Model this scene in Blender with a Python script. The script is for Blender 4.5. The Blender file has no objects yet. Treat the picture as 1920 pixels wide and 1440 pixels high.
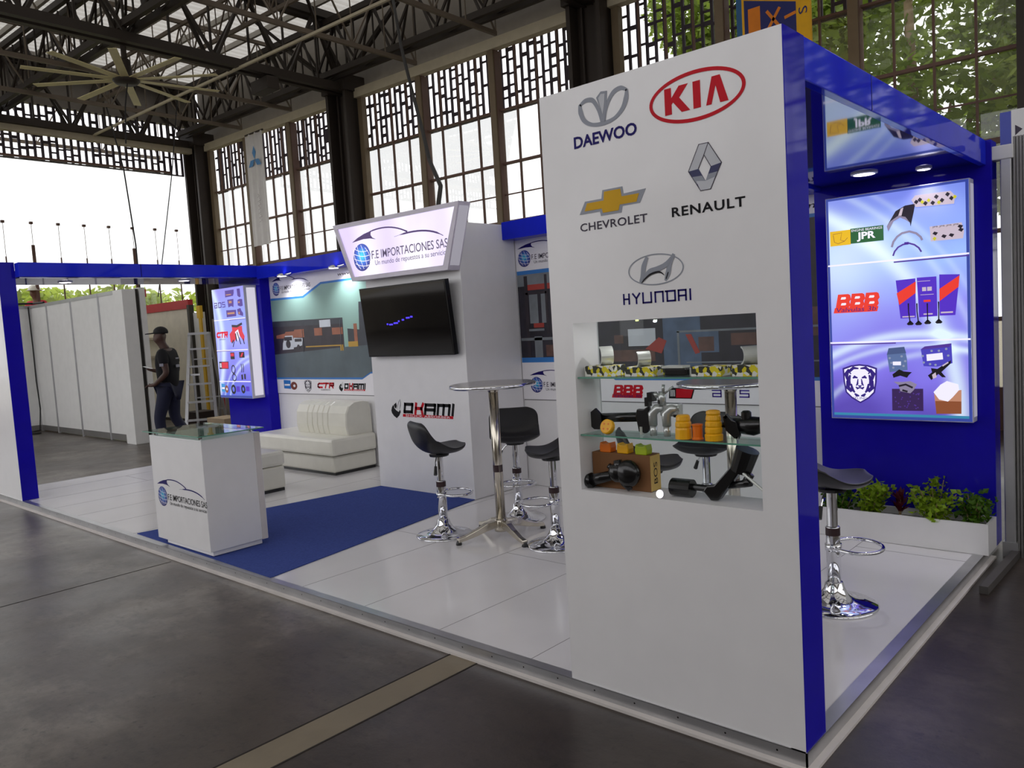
import bpy, math, random
from mathutils import Vector, Matrix
random.seed(7)
sc = bpy.context.scene
COL = sc.collection
# ------------------------------------------------------------------ camera
cam_d = bpy.data.cameras.new('camera'); cam = bpy.data.objects.new('camera', cam_d); COL.objects.link(cam)
cam_d.sensor_width = 36.0; cam_d.lens = 1484.44 / 1920 * 36.0; cam_d.clip_end = 300
YAW, PITCH, ROLL = 0.7380, -0.0758, -0.0612
def cam_axes(yaw, pitch, roll):
    cy, sy, cp, sp = math.cos(yaw), math.sin(yaw), math.cos(pitch), math.sin(pitch)
    f = Vector((-sy*cp, cy*cp, sp)); r = Vector((cy, sy, 0)); u = r.cross(f)
    cr, sr = math.cos(roll), math.sin(roll)
    return cr*r + sr*u, -sr*r + cr*u, f
_r, _u, _f = cam_axes(YAW, PITCH, ROLL)
cam.matrix_world = Matrix(((_r.x, _u.x, -_f.x, 1.053), (_r.y, _u.y, -_f.y, -2.5225), (_r.z, _u.z, -_f.z, 1.5085), (0, 0, 0, 1)))
sc.camera = cam
# ------------------------------------------------------------------ sky and exposure
w = bpy.data.worlds.new('sky'); sc.world = w; w.use_nodes = True
bg = w.node_tree.nodes['Background']; bg.inputs[0].default_value = (0.985, 0.975, 1.0, 1); bg.inputs[1].default_value = 1.75
sc.view_settings.view_transform = 'Standard'; sc.view_settings.look = 'None'
sc.view_settings.exposure = 0.0; sc.view_settings.gamma = 1.0; sc.view_settings.use_curve_mapping = False
sun_d = bpy.data.lights.new('sun', 'SUN'); sun_d.energy = 1.6; sun_d.angle = 0.02; sun_d.color = (1, .95, .85)
sun = bpy.data.objects.new('sun', sun_d); COL.objects.link(sun); sun.rotation_euler = (math.radians(-38), math.radians(-30), 0)
# ------------------------------------------------------------------ materials
def lin(c):
    out = []
    for v in c:
        v = v/255.0
        out.append(v/12.92 if v <= .04045 else ((v+.055)/1.055)**2.4)
    return (*out, 1.0)
MATS = {}
def mat(name, rgb, rough=.5, metal=0., spec=.5, var=.06, vscale=6., emit=0., bump=0., coat=0., ior=1.5, erg=None):
    if name in MATS: return MATS[name]
    m = bpy.data.materials.new(name); m.use_nodes = True
    nt = m.node_tree; b = nt.nodes['Principled BSDF']
    c = lin(rgb)
    tc = nt.nodes.new('ShaderNodeTexCoord'); nz = nt.nodes.new('ShaderNodeTexNoise')
    nz.inputs['Scale'].default_value = vscale; nz.inputs['Detail'].default_value = 3
    nt.links.new(tc.outputs['Object'], nz.inputs['Vector'])
    rp = nt.nodes.new('ShaderNodeValToRGB')
    rp.color_ramp.elements[0].position = .3; rp.color_ramp.elements[1].position = .7
    rp.color_ramp.elements[0].color = (*[x*(1-var) for x in c[:3]], 1); rp.color_ramp.elements[1].color = (*[min(1, x*(1+var)) for x in c[:3]], 1)
    nt.links.new(nz.outputs['Fac'], rp.inputs['Fac']); nt.links.new(rp.outputs['Color'], b.inputs['Base Color'])
    b.inputs['Roughness'].default_value = rough; b.inputs['Metallic'].default_value = metal
    b.inputs['Specular IOR Level'].default_value = spec; b.inputs['IOR'].default_value = ior
    b.inputs['Coat Weight'].default_value = coat; b.inputs['Coat Roughness'].default_value = .03
    if emit:
        b.inputs['Emission Color'].default_value = lin(erg or rgb); b.inputs['Emission Strength'].default_value = emit
    if bump:
        bp = nt.nodes.new('ShaderNodeBump'); bp.inputs['Strength'].default_value = bump; bp.inputs['Distance'].default_value = .01
        n2 = nt.nodes.new('ShaderNodeTexNoise'); n2.inputs['Scale'].default_value = vscale*6; nt.links.new(tc.outputs['Object'], n2.inputs['Vector'])
        nt.links.new(n2.outputs['Fac'], bp.inputs['Height']); nt.links.new(bp.outputs['Normal'], b.inputs['Normal'])
    MATS[name] = m
    return m
def glassy(name, tint, gloss=.08, haze=0., rough=.0, refl=.4):
    if name in MATS: return MATS[name]
    m = bpy.data.materials.new(name); m.use_nodes = True; nt = m.node_tree; nt.nodes.clear()
    out = nt.nodes.new('ShaderNodeOutputMaterial'); tr = nt.nodes.new('ShaderNodeBsdfTransparent'); gl = nt.nodes.new('ShaderNodeBsdfGlossy')
    fr = nt.nodes.new('ShaderNodeLayerWeight'); fr.inputs['Blend'].default_value = .35
    mm = nt.nodes.new('ShaderNodeMath'); mm.operation = 'MULTIPLY_ADD'; mm.inputs[1].default_value = refl; mm.inputs[2].default_value = gloss*.4
    nt.links.new(fr.outputs['Fresnel'], mm.inputs[0])
    tr.inputs[0].default_value = (*tint, 1); gl.inputs['Roughness'].default_value = rough
    mx = nt.nodes.new('ShaderNodeMixShader'); nt.links.new(mm.outputs[0], mx.inputs[0]); nt.links.new(tr.outputs[0], mx.inputs[1]); nt.links.new(gl.outputs[0], mx.inputs[2])
    last = mx
    if haze:
        df = nt.nodes.new('ShaderNodeBsdfTranslucent'); df.inputs[0].default_value = (.9, .88, .8, 1)
        m2 = nt.nodes.new('ShaderNodeMixShader'); m2.inputs[0].default_value = haze
        nz = nt.nodes.new('ShaderNodeTexNoise'); nz.inputs['Scale'].default_value = 1.2; mt = nt.nodes.new('ShaderNodeMath'); mt.operation = 'MULTIPLY'; mt.inputs[1].default_value = haze*2
        nt.links.new(nz.outputs['Fac'], mt.inputs[0]); nt.links.new(mt.outputs[0], m2.inputs[0])
        nt.links.new(mx.outputs[0], m2.inputs[1]); nt.links.new(df.outputs[0], m2.inputs[2]); last = m2
    nt.links.new(last.outputs[0], out.inputs['Surface']); MATS[name] = m
    return m
# ------------------------------------------------------------------ mesh helpers
SPLIT = set('joint_shine lug lattice_bits divider_line divider_shade letter_counters valve_box_text carton_marks carton_spots photo_boards photo_boxes photo_rails photo_wall photo_red_items photo_red_rail photo_poles photo_cabinet photo_jeep photo_jeep_dark photo_yellow_kerb photo_rack white_bars engine_part_print brake_shoe_print disc_print dark_carton_print part_shine arm_parts_print carton_label valve_box_band carton_band carton_print orange_letters'.split())
class MB:
    def __init__(s): s.v = []; s.f = []; s.fl = []
    def add(s, vs, fs):
        n = len(s.v); s.v += [tuple(v) for v in vs]; s.f += [tuple(i+n for i in f) for f in fs]
        return s
    def box(s, a, b, M=None):
        x0, y0, z0 = a; x1, y1, z1 = b
        vs = [(x0,y0,z0),(x1,y0,z0),(x1,y1,z0),(x0,y1,z0),(x0,y0,z1),(x1,y0,z1),(x1,y1,z1),(x0,y1,z1)]
        if M is not None: vs = [tuple(M @ Vector(v)) for v in vs]
        return s.add(vs, [(0,3,2,1),(4,5,6,7),(0,1,5,4),(1,2,6,5),(2,3,7,6),(3,0,4,7)])
    def bar(s, p, q, w, h=None):
        h = h or w; p = Vector(p); q = Vector(q); d = q-p; L = d.length
        if L < 1e-6: return s
        d /= L; up = Vector((0,0,1)) if abs(d.z) < .95 else Vector((1,0,0))
        x = d.cross(up).normalized(); y = x.cross(d)
        vs = []
        for c in (p, q):
            for sx, sy in ((-1,-1),(1,-1),(1,1),(-1,1)): vs.append(c + x*sx*w/2 + y*sy*h/2)
        return s.add(vs, [(0,1,2,3),(7,6,5,4),(0,4,5,1),(1,5,6,2),(2,6,7,3),(3,7,4,0)])
    def tube(s, pts, r, n=10, cap=True, closed=False):
        pts = [Vector(p) for p in pts]; m = len(pts); rr = r if isinstance(r, (list, tuple)) else [r]*m
        base = len(s.v); prev = None
        for i, p in enumerate(pts):
            if closed: d = pts[(i+1) % m]-pts[i-1]
            else: d = (pts[min(i+1, m-1)]-pts[max(i-1, 0)])
            d.normalize()
            if prev is None:
                up = Vector((0,0,1)) if abs(d.z) < .9 else Vector((1,0,0)); x = d.cross(up).normalized()
            else:
                x = (prev - d*prev.dot(d)).normalized()
            prev = x; y = d.cross(x)
            for k in range(n):
                a = 2*math.pi*k/n; s.v.append(tuple(p + x*math.cos(a)*rr[i] + y*math.sin(a)*rr[i]))
        for i in range(m if closed else m-1):
            a0 = base+i*n; b0 = base+((i+1) % m)*n
            for k in range(n): s.f.append((a0+k, a0+(k+1) % n, b0+(k+1) % n, b0+k))
        if cap and not closed:
            s.f.append(tuple(base+k for k in range(n))[::-1]); s.f.append(tuple(base+(m-1)*n+k for k in range(n)))
        return s
    def lathe(s, prof, c=(0,0,0), n=24, M=None, cap=True):
        base = len(s.v); m = len(prof)
        for r, z in prof:
            for k in range(n):
                a = 2*math.pi*k/n; v = Vector((r*math.cos(a), r*math.sin(a), z))
                if M is not None: v = M @ v
                s.v.append((v.x+c[0], v.y+c[1], v.z+c[2]))
        for i in range(m-1):
            for k in range(n): s.f.append((base+i*n+k, base+i*n+(k+1) % n, base+(i+1)*n+(k+1) % n, base+(i+1)*n+k))
        if cap:
            s.f.append(tuple(base+k for k in range(n))[::-1]); s.f.append(tuple(base+(m-1)*n+k for k in range(n)))
        return s
    def ball(s, c, r, n=12, m=8):
        rx, ry, rz = r if isinstance(r, (list, tuple)) else (r, r, r)
        base = len(s.v)
        for i in range(m+1):
            t = math.pi*i/m
            for k in range(n):
                a = 2*math.pi*k/n; s.v.append((c[0]+rx*math.sin(t)*math.cos(a), c[1]+ry*math.sin(t)*math.sin(a), c[2]-rz*math.cos(t)))
        for i in range(m):
            for k in range(n): s.f.append((base+i*n+k, base+i*n+(k+1) % n, base+(i+1)*n+(k+1) % n, base+(i+1)*n+k))
        return s
    # flat print on a vertical face y = y0 seen from -y; pts are (x, z)
    def flat(s, pts, y0, off=.0015):
        a = 0
        for i in range(len(pts)):
            x0, z0 = pts[i]; x1, z1 = pts[(i+1) % len(pts)]; a += x0*z1-x1*z0
        if a < 0: pts = pts[::-1]
        n = len(pts); vs = [(x, y0-off, z) for x, z in pts] + [(x, y0-off*.2, z) for x, z in pts]
        fs = [tuple(range(n))] + [((i+1) % n, i, i+n, (i+1) % n+n) for i in range(n)]
        return s.add(vs, fs)
    def rect(s, x0, z0, x1, z1, y0, off=.0015): return s.flat([(x0,z0),(x1,z0),(x1,z1),(x0,z1)], y0, off)
    def ring(s, c, rx, rz, t, y0, off=.0015, n=48):
        o = [(c[0]+rx*math.cos(2*math.pi*k/n), c[1]+rz*math.sin(2*math.pi*k/n)) for k in range(n)]
        i_ = [(c[0]+(rx-t)*math.cos(2*math.pi*k/n), c[1]+(rz-t)*math.sin(2*math.pi*k/n)) for k in range(n)]
        vs = [(x, y0-off, z) for x, z in o+i_]
        return s.add(vs, [(k, (k+1) % n, n+(k+1) % n, n+k) for k in range(n)])
    def disc(s, c, rx, rz, y0, off=.0015, n=36): return s.flat([(c[0]+rx*math.cos(2*math.pi*k/n), c[1]+rz*math.sin(2*math.pi*k/n)) for k in range(n)], y0, off)
    def ribbon(s, pts, ws, y0, off=.0015):           # brush stroke of varying width through (x, z) points
        L, R = [], []
        for i, (x, z) in enumerate(pts):
            a = pts[max(i-1, 0)]; b = pts[min(i+1, len(pts)-1)]; dx, dz = b[0]-a[0], b[1]-a[1]; l = math.hypot(dx, dz) or 1
            wd = ws[i] if isinstance(ws, (list, tuple)) else ws
            L.append((x-dz/l*wd/2, z+dx/l*wd/2)); R.append((x+dz/l*wd/2, z-dx/l*wd/2))
        n = len(pts); vs = [(x, y0-off, z) for x, z in R+L]
        return s.add(vs, [(i, i+1, n+i+1, n+i) for i in range(n-1)])
    def strokes(s, lines, wd, y0, off=.0015):        # blocky lettering
        for ln in lines:
            for (x0, z0), (x1, z1) in zip(ln, ln[1:]):
                dx, dz = x1-x0, z1-z0; l = math.hypot(dx, dz); ux, uz = dx/l*wd/2, dz/l*wd/2
                s.flat([(x0-ux+uz, z0-uz-ux), (x1+ux+uz, z1+uz-ux), (x1+ux-uz, z1+uz+ux), (x0-ux-uz, z0-uz+ux)], y0, off)
        return s
    def build(s, name, m, parent=None, smooth=False, bevel=0., world=True, top=False):
        if parent is not None and name in SPLIT:
            par = list(range(len(s.v)))
            def find(i):
                while par[i] != i: par[i] = par[par[i]]; i = par[i]
                return i
            for f in s.f:
                for i in f[1:]: par[find(i)] = find(f[0])
            comp = {}
            for f in s.f: comp.setdefault(find(f[0]), []).append(f)
            if len(comp) > 1:
                o = None
                for fs in comp.values():
                    ids = sorted({i for f in fs for i in f}); mp = {i: k for k, i in enumerate(ids)}; q = MB(); q.v = [s.v[i] for i in ids]; q.f = [tuple(mp[i] for i in f) for f in fs]
                    o = q._build(name, m, parent, smooth, bevel, world)
                return o
        return s._build(name, m, parent, smooth, bevel, world)
    def _build(s, name, m, parent=None, smooth=False, bevel=0., world=True):
        vs = s.v
        me = bpy.data.meshes.new(name)
        if parent is not None and world:
            r = parent
            while r.parent: r = r.parent
            Mi = (Matrix.Translation(r.location) @ r.rotation_euler.to_matrix().to_4x4()).inverted()
            vs = [tuple(Mi @ Vector(v)) for v in vs]
        loc = None
        if parent is None:
            xs = [v[0] for v in vs]; ys = [v[1] for v in vs]; zs = [v[2] for v in vs]
            loc = ((min(xs)+max(xs))/2, (min(ys)+max(ys))/2, min(zs)); vs = [(v[0]-loc[0], v[1]-loc[1], v[2]-loc[2]) for v in vs]
        me.from_pydata(vs, [], s.f); me.materials.append(m)
        if smooth: me.polygons.foreach_set('use_smooth', [True]*len(me.polygons))
        me.update()
        o = bpy.data.objects.new(name, me); COL.objects.link(o)
        if loc: o.location = loc
        if parent is not None: o.parent = parent
        if bevel:
            b = o.modifiers.new('bevel', 'BEVEL'); b.width = bevel; b.segments = 2; b.limit_method = 'ANGLE'
        return o
def tag(o, label, cat, group=None, kind=None):
    o['label'] = label; o['category'] = cat
    if group: o['group'] = group
    if kind: o['kind'] = kind
    return o
def thing(name, label, cat, loc=(0,0,0), rz=0., group=None, kind=None):
    o = bpy.data.objects.new(name, None); COL.objects.link(o); o.location = loc; o.rotation_euler = (0,0,rz); o.empty_display_size = .1
    return tag(o, label, cat, group, kind)
def copy_thing(src, loc, rz, label, group=None):
    def rec(o, parent):
        c = o.copy(); COL.objects.link(c); c.parent = parent
        for ch in [x for x in bpy.data.objects if x.parent == o]: rec(ch, c)
        return c
    r = rec(src, None); r.location = loc; r.rotation_euler = (0,0,rz); r['label'] = label
    if group: r['group'] = group
    return r
# ------------------------------------------------------------------ lettering
def text_polys(s, shear=0., weight=0., spacing=1.):
    cu = bpy.data.curves.new('lettering', 'FONT'); cu.body = s; cu.shear = shear; cu.offset = weight; cu.space_character = spacing; cu.resolution_u = 3
    ob = bpy.data.objects.new('lettering', cu)
    me = ob.to_mesh(); vs = [v.co.copy() for v in me.vertices]; fs = [tuple(p.vertices) for p in me.polygons]
    ob.to_mesh_clear(); bpy.data.objects.remove(ob); bpy.data.curves.remove(cu)
    return vs, fs
def lettering(mb, s, x0, z0, x1, z1, y0, off=.0015, shear=0., weight=0., spacing=1.):
    vs, fs = text_polys(s, shear, weight, spacing)
    if not vs: return mb
    ax = min(v.x for v in vs); bx = max(v.x for v in vs); ay = min(v.y for v in vs); by = max(v.y for v in vs)
    out = [(x0+(v.x-ax)/(bx-ax)*(x1-x0), y0-off, z0+(v.y-ay)/(by-ay)*(z1-z0)) for v in vs]
    return mb.add(out, fs)
def word(name, s, x0, z0, x1, z1, y0, m, parent, off=.0015, shear=0., weight=0., label=None, spacing=1.):
    o = lettering(MB(), s, x0, z0, x1, z1, y0, off, shear, weight, spacing).build(name, m, parent)
    if label: o['label'] = label
    return o
# ------------------------------------------------------------------ hall frame: s runs left along the window wall, e from that wall into the hall
HA = 0.0423
EX = Vector((-math.cos(HA), -math.sin(HA), 0)); EY = Vector((math.sin(HA), -math.cos(HA), 0)); P0 = Vector((0, 8.0, 0))
FZ = -0.06
def H(s, e, z): return tuple(P0 + EX*s + EY*e + Vector((0,0,z)))
def hbox(mb, s0, s1, e0, e1, z0, z1):
    vs = [H(a, b, c) for c in (z0, z1) for a, b in ((s0,e0),(s0,e1),(s1,e1),(s1,e0))]
    return mb.add(vs, [(0,1,2,3)[::-1],(4,5,6,7),(0,4,5,1)[::-1],(1,5,6,2)[::-1],(2,6,7,3)[::-1],(3,7,4,0)[::-1]])
# ================================================================== THE HALL
M_steel = mat('dark_steel', (52,44,38), .6, .0, .4)
M_steel_lit = mat('steel_lit_tone', (120,104,80), .6)  # lit copy of the steel: daylight is put into its colour
M_mull = mat('thin_mullion', (104,76,64), .6)
M_joist = mat('joist_steel_lit', (112,100,86), .6)  # paler steel copy, light on the joists put into its colour
M_upper = mat('upper_roof_tone', (150,144,136), .7)
M_cream = mat('cream_beam', (196,186,160), .6)
M_purl = mat('purlin_paint', (170,166,158), .6)
M_roof = mat('roof_sheet', (190,186,180), .6, var=.15, vscale=1.5)
def translucent(m, fac, col):
    nt = m.node_tree; b = nt.nodes['Principled BSDF']; out = [n for n in nt.nodes if n.type == 'OUTPUT_MATERIAL'][0]; tl = nt.nodes.new('ShaderNodeBsdfTranslucent'); tl.inputs[0].default_value = col
    mx = nt.nodes.new('ShaderNodeMixShader'); mx.inputs[0].default_value = fac; nt.links.new(b.outputs[0], mx.inputs[1]); nt.links.new(tl.outputs[0], mx.inputs[2]); nt.links.new(mx.outputs[0], out.inputs['Surface'])
translucent(M_roof, .5, (.56,.55,.52,1))  # translucency added so sky light brightens the roof and hall
M_latt = mat('lattice_concrete', (70,62,70), .8)
M_conc_out = mat('yard_ground', (120,112,92), .9)
M_pane = glassy('window_pane', (.96,.97,.96), .05, haze=.02)
# concrete floor
def concrete():
    m = bpy.data.materials.new('hall_concrete'); m.use_nodes = True; nt = m.node_tree; b = nt.nodes['Principled BSDF']
    tc = nt.nodes.new('ShaderNodeTexCoord'); N = lambda sc_, d: nt.nodes.new('ShaderNodeTexNoise')
    def noise(scale, detail, rough=.6, st=(1,1,1)):
        mp = nt.nodes.new('ShaderNodeMapping'); mp.inputs['Scale'].default_value = st; nt.links.new(tc.outputs['Object'], mp.inputs['Vector'])
        n = nt.nodes.new('ShaderNodeTexNoise'); n.inputs['Scale'].default_value = scale; n.inputs['Detail'].default_value = detail; n.inputs['Roughness'].default_value = rough
        nt.links.new(mp.outputs[0], n.inputs['Vector']); return n.outputs['Fac']
    r1 = nt.nodes.new('ShaderNodeValToRGB'); e = r1.color_ramp.elements
    e[0].position = .3; e[0].color = lin((60,51,45)); e[1].position = .72; e[1].color = lin((136,128,118))
    k = r1.color_ramp.elements.new(.5); k.color = lin((78,69,61))
    nt.links.new(noise(.9, 8, .68), r1.inputs['Fac'])
    r2 = nt.nodes.new('ShaderNodeValToRGB'); e = r2.color_ramp.elements; e[0].position = .36; e[0].color = (.55,.55,.55,1); e[1].position = .5; e[1].color = (1,1,1,1)
    nt.links.new(noise(7, 6, .75, (1,2.2,1)), r2.inputs['Fac'])
    r3 = nt.nodes.new('ShaderNodeValToRGB'); e = r3.color_ramp.elements; e[0].position = .25; e[0].color = (.35,.33,.32,1); e[1].position = .34; e[1].color = (1,1,1,1)
    nt.links.new(noise(26, 2, .5), r3.inputs['Fac'])
    m1 = nt.nodes.new('ShaderNodeMix'); m1.data_type = 'RGBA'; m1.blend_type = 'MULTIPLY'; m1.inputs[0].default_value = .7
    nt.links.new(r1.outputs[0], m1.inputs[6]); nt.links.new(r2.outputs[0], m1.inputs[7])
    m2 = nt.nodes.new('ShaderNodeMix'); m2.data_type = 'RGBA'; m2.blend_type = 'MULTIPLY'; m2.inputs[0].default_value = .8
    nt.links.new(m1.outputs[2], m2.inputs[6]); nt.links.new(r3.outputs[0], m2.inputs[7])
    # floor colour right of the joint strip is multiplied darker
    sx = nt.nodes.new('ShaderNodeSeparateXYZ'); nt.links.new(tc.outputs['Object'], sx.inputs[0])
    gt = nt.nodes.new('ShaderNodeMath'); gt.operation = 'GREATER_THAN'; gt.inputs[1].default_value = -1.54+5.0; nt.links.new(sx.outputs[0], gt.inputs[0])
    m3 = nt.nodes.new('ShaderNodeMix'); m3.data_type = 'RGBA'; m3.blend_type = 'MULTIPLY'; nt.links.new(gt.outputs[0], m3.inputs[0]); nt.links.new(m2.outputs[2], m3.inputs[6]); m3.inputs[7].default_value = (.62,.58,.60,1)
    nt.links.new(m3.outputs[2], b.inputs['Base Color'])
    rr = nt.nodes.new('ShaderNodeMapRange'); rr.inputs[3].default_value = .2; rr.inputs[4].default_value = .48
    nt.links.new(noise(2.2, 5), rr.inputs[0]); nt.links.new(rr.outputs[0], b.inputs['Roughness'])
    bp = nt.nodes.new('ShaderNodeBump'); bp.inputs['Strength'].default_value = .25; bp.inputs['Distance'].default_value = .004
    nt.links.new(noise(30, 6, .7), bp.inputs['Height']); nt.links.new(bp.outputs[0], b.inputs['Normal'])
    return m
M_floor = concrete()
def struct(o, label, cat): return tag(o, label, cat, kind='structure')
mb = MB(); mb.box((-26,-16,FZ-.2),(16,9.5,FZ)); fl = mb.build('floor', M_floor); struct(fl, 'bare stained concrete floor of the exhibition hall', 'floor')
# poured joint strip and saw cuts
M_strip = mat('joint_strip', (122,111,92), .5, var=.14, vscale=3, bump=.15)
M_cut = mat('saw_cut', (40,34,30), .9)
mb = MB(); mb.box((-1.715,-9,FZ-.02),(-1.545,0.3,FZ+.0012)); o = mb.build('trim_1', M_strip); struct(o, 'paler poured joint strip running across the concrete floor to the stand', 'floor strip')
mb = MB()
for x in (-1.722,-1.541): mb.box((x-.004,-9,FZ-.02),(x+.004,0.2,FZ+.0016))
mb.box((-4.635,-9,FZ-.02),(-4.628,-.06,FZ+.0014))
o = mb.build('trim_2', M_cut); struct(o, 'dark saw cut joints in the concrete floor in front of the stand', 'floor joint')
mb = MB(); mb.box((-70,-60,FZ-.45),(50,70,FZ-.25)); o = mb.build('ground', M_conc_out); struct(o, 'pale yard ground outside the hall windows', 'ground')
# roof
mb = MB(); pr = []
for k in range(0, 130):
    s0 = -8.2 + k*.2; pr += [(s0,7.80),(s0+.12,7.80),(s0+.135,7.85),(s0+.185,7.85)]
vs = [H(a_, -.9, z_) for a_, z_ in pr] + [H(a_, 13.6, z_) for a_, z_ in pr]; n = len(pr)
mb.add(vs, [(i, i+1, n+i+1, n+i) for i in range(n-1)])
o = mb.build('ceiling', M_roof); struct(o, 'pale ribbed roof sheets above the steel trusses, made translucent for light', 'roof')
# columns
CS = [0.35, 6.10, 11.94, 17.55]
for i, s in enumerate(CS):
    mb = MB(); d = .30
    hbox(mb, s-d, s-d+.07, -.05, .38, FZ, 6.45); hbox(mb, s+d-.07, s+d, -.05, .38, FZ, 6.45); hbox(mb, s-d, s+d, .10, .17, FZ, 6.45)
    hbox(mb, s-d-.04, s+d+.04, -.1, .44, 6.2, 6.5)
    for q in (-.12, .12): hbox(mb, s+q-.015, s+q+.015, .17, .23, FZ, 6.2)
    o = mb.build('steel_column', M_steel)
    struct(o, ['dark riveted steel column behind the tall white display panel, right of the other columns', 'dark steel column directly above the left edge of the tall display panel',
       'broad dark steel column rising behind the illuminated trapezoid sign', 'dark steel column in the far left corner of the hall'][i], 'column')
    mb = MB(); hbox(mb, s-d-.14, s-d-.02, -.02, .1, FZ, 6.08); o2 = mb.build('flange', M_steel_lit, o);  # daylit column side, its brightness put into the colour
# tie beams
mb = MB(); hbox(mb, -4, 17.55, .0, .16, 6.08, 6.25); o = mb.build('trim_3', M_cream); struct(o, 'cream painted tie beam above the windows behind the stand', 'beam')
mb = MB(); hbox(mb, 17.55, 17.7, .3, 13, 6.06, 6.2); o = mb.build('trim_4', M_cream); struct(o, 'cream painted tie beam above the left hall windows', 'beam')
# perforated lattice screens
def lattice(name, along, z0, z1, a0, a1, label, step=.148):
    mb = MB(); a = a0
    while a < a1:
        if along == 's': hbox(mb, a, a+.040, -.18, -.145, z0, z1)
        else: hbox(mb, 17.83, 17.87, a, a+.05, z0, z1)
        z = z0
        while z < z1:
            h = random.choice((.03,.04,.06,.03)); 
            if along == 's': hbox(mb, a+.035, a+step+.005, -.175, -.15, z, z+h)
            else: hbox(mb, 17.835, 17.865, a+.045, a+step+.005, z, z+h)
            z += h + random.choice((.12,.16,.24,.36,.5,.2))
        if random.random() < .10:
            zz = random.uniform(z0, z1-.25)
            if along == 's': hbox(mb, a, a+step, -.178, -.148, zz, zz+random.uniform(.15,.4))
            else: hbox(mb, 17.82, 17.9, a, a+step, zz, zz+random.uniform(.15,.4))
        a += step
    o = mb.build(name, M_latt); struct(o, label, 'wall screen')
lattice('wall_back', 's', 5.10, 6.30, -4.0, 17.3, 'perforated screen above the windows behind the stand with daylight slits')
lattice('wall_left', 'e', 5.55, 6.75, .4, 11, 'perforated screen above the left hall windows with daylight slits')
mb = MB(); hbox(mb, -4, 17.8, -.25, -.1, 6.3, 7.9); hbox(mb, 17.8, 17.95, 0, 12, 6.75, 7.9); o = mb.build('wall_upper', M_upper); struct(o, 'added grey closing wall under the roof edge, coloured like the roof sheets', 'wall')  # closes an open roof edge; grey stands in for bright sheets beyond
M_wallp = mat('added_wall_plaster', (150,142,130), .8, var=.1)
mb = MB(); hbox(mb, -8.2, -8, -1, 13.5, FZ, 2.6); hbox(mb, -8.2, -8, -1, 13.5, 6.2, 7.8)
for k in range(6): hbox(mb, -8.2, -8, -1+2.84*k, -.7+2.84*k, 2.6, 6.2)
o = mb.build('wall_right_added', M_wallp); struct(o, 'added unseen hall wall far right, openings shaped to let in side light', 'wall')  # unseen wall added to limit daylight coming from the right
mb = MB(); hbox(mb, -8.2, 5, 13.5, 13.7, FZ, 3.0); hbox(mb, 5, 17.7, 13.5, 13.7, FZ, .8); hbox(mb, -8.2, 17.7, 13.5, 13.7, 6.2, 7.8)
for k in range(10): hbox(mb, -8+2.8*k, -7.7+2.8*k, 13.5, 13.7, 3.0, 6.2)
o = mb.build('wall_front_added', M_wallp); struct(o, 'added unseen hall wall behind the camera, openings shaped for the light', 'wall')  # unseen wall added to cut front light, left part kept more open
# windows : one per bay between columns
wn = 0
def window(s0, s1, label):
    global wn; wn += 1
    mb = MB(); n = 12; st = (s1-s0)/n
    for k in range(n+1):
        s = s0+k*st
        if k in (0, n): continue
        if k % 4 == 0: hbox(mb, s-.07, s+.07, -.06, .10, FZ, 6.08)
        else: hbox(mb, s-.013, s+.013, -.01, .03, FZ, 6.08)
    for z, h in ((5.08,.03),(4.19,.04),(3.2,.06),(2.2,.05),(1.2,.05),(FZ,.5)): hbox(mb, s0, s1, -.03, .035, z, z+h)
    hbox(mb, s0, s1, .01, .03, 3.68, 3.70)
    o = mb.build('window_%d' % wn, M_mull); struct(o, label, 'window')
    mb = MB(); hbox(mb, s0, s1, -.012, -.006, FZ+.5, 5.1); mb.build('glass', M_pane, o)
    mb = MB()
    for k in (4, 8):
        s = s0+k*st; hbox(mb, s-.06, s+.06, .10, .13, FZ, 6.08)
    mb.build('post', M_steel_lit, o)  # pale post faces, daylight put into their colour
window(-4.0+.0, .05, 'tall factory window with trees outside above the right bay of the stand')
window(.65, 5.8, 'tall factory window behind the tall white display panel and yellow banner')
window(6.4, 11.64, 'tall gridded window between the two columns behind the illuminated sign')
window(12.24, 17.25, 'tall gridded window with the hanging cloth banner in front')
def window_left(e0, e1, label):
    global wn; wn += 1
    mb = MB(); n = max(2, round((e1-e0)/.53)); st = (e1-e0)/n
    for k in range(n+1):
        e = e0+k*st; t = .03 if k % 4 == 2 else .010
        hbox(mb, 17.6, 17.63, e-t, e+t, FZ, 3.75 if k % 4 == 2 else 3.5)  # mullions cut short to imitate window glare swallowing their upper parts
    for k in range(n+1): 
        e = e0+k*st; hbox(mb, 17.58, 17.64, e-.03, e+.03, 4.18, 4.23); hbox(mb, 17.6, 17.61, e-.004, e+.004, 3.5, 4.2)
    for z, h in ((5.55,.04),(2.2,.05),(1.2,.05),(FZ,.5)): hbox(mb, 17.61, 17.66, e0, e1, z, z+h)
    o = mb.build('window_%d' % wn, M_mull); struct(o, label, 'window')
    mb = MB(); hbox(mb, 17.63, 17.636, e0, e1, FZ+.5, 5.55); mb.build('glass', M_pane, o)
window_left(.85, 6.1, 'sunlit left hall window blown out white above the blue beam')
window_left(6.6, 11.85, 'left hall window beyond the left edge of the white partitions')
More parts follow.
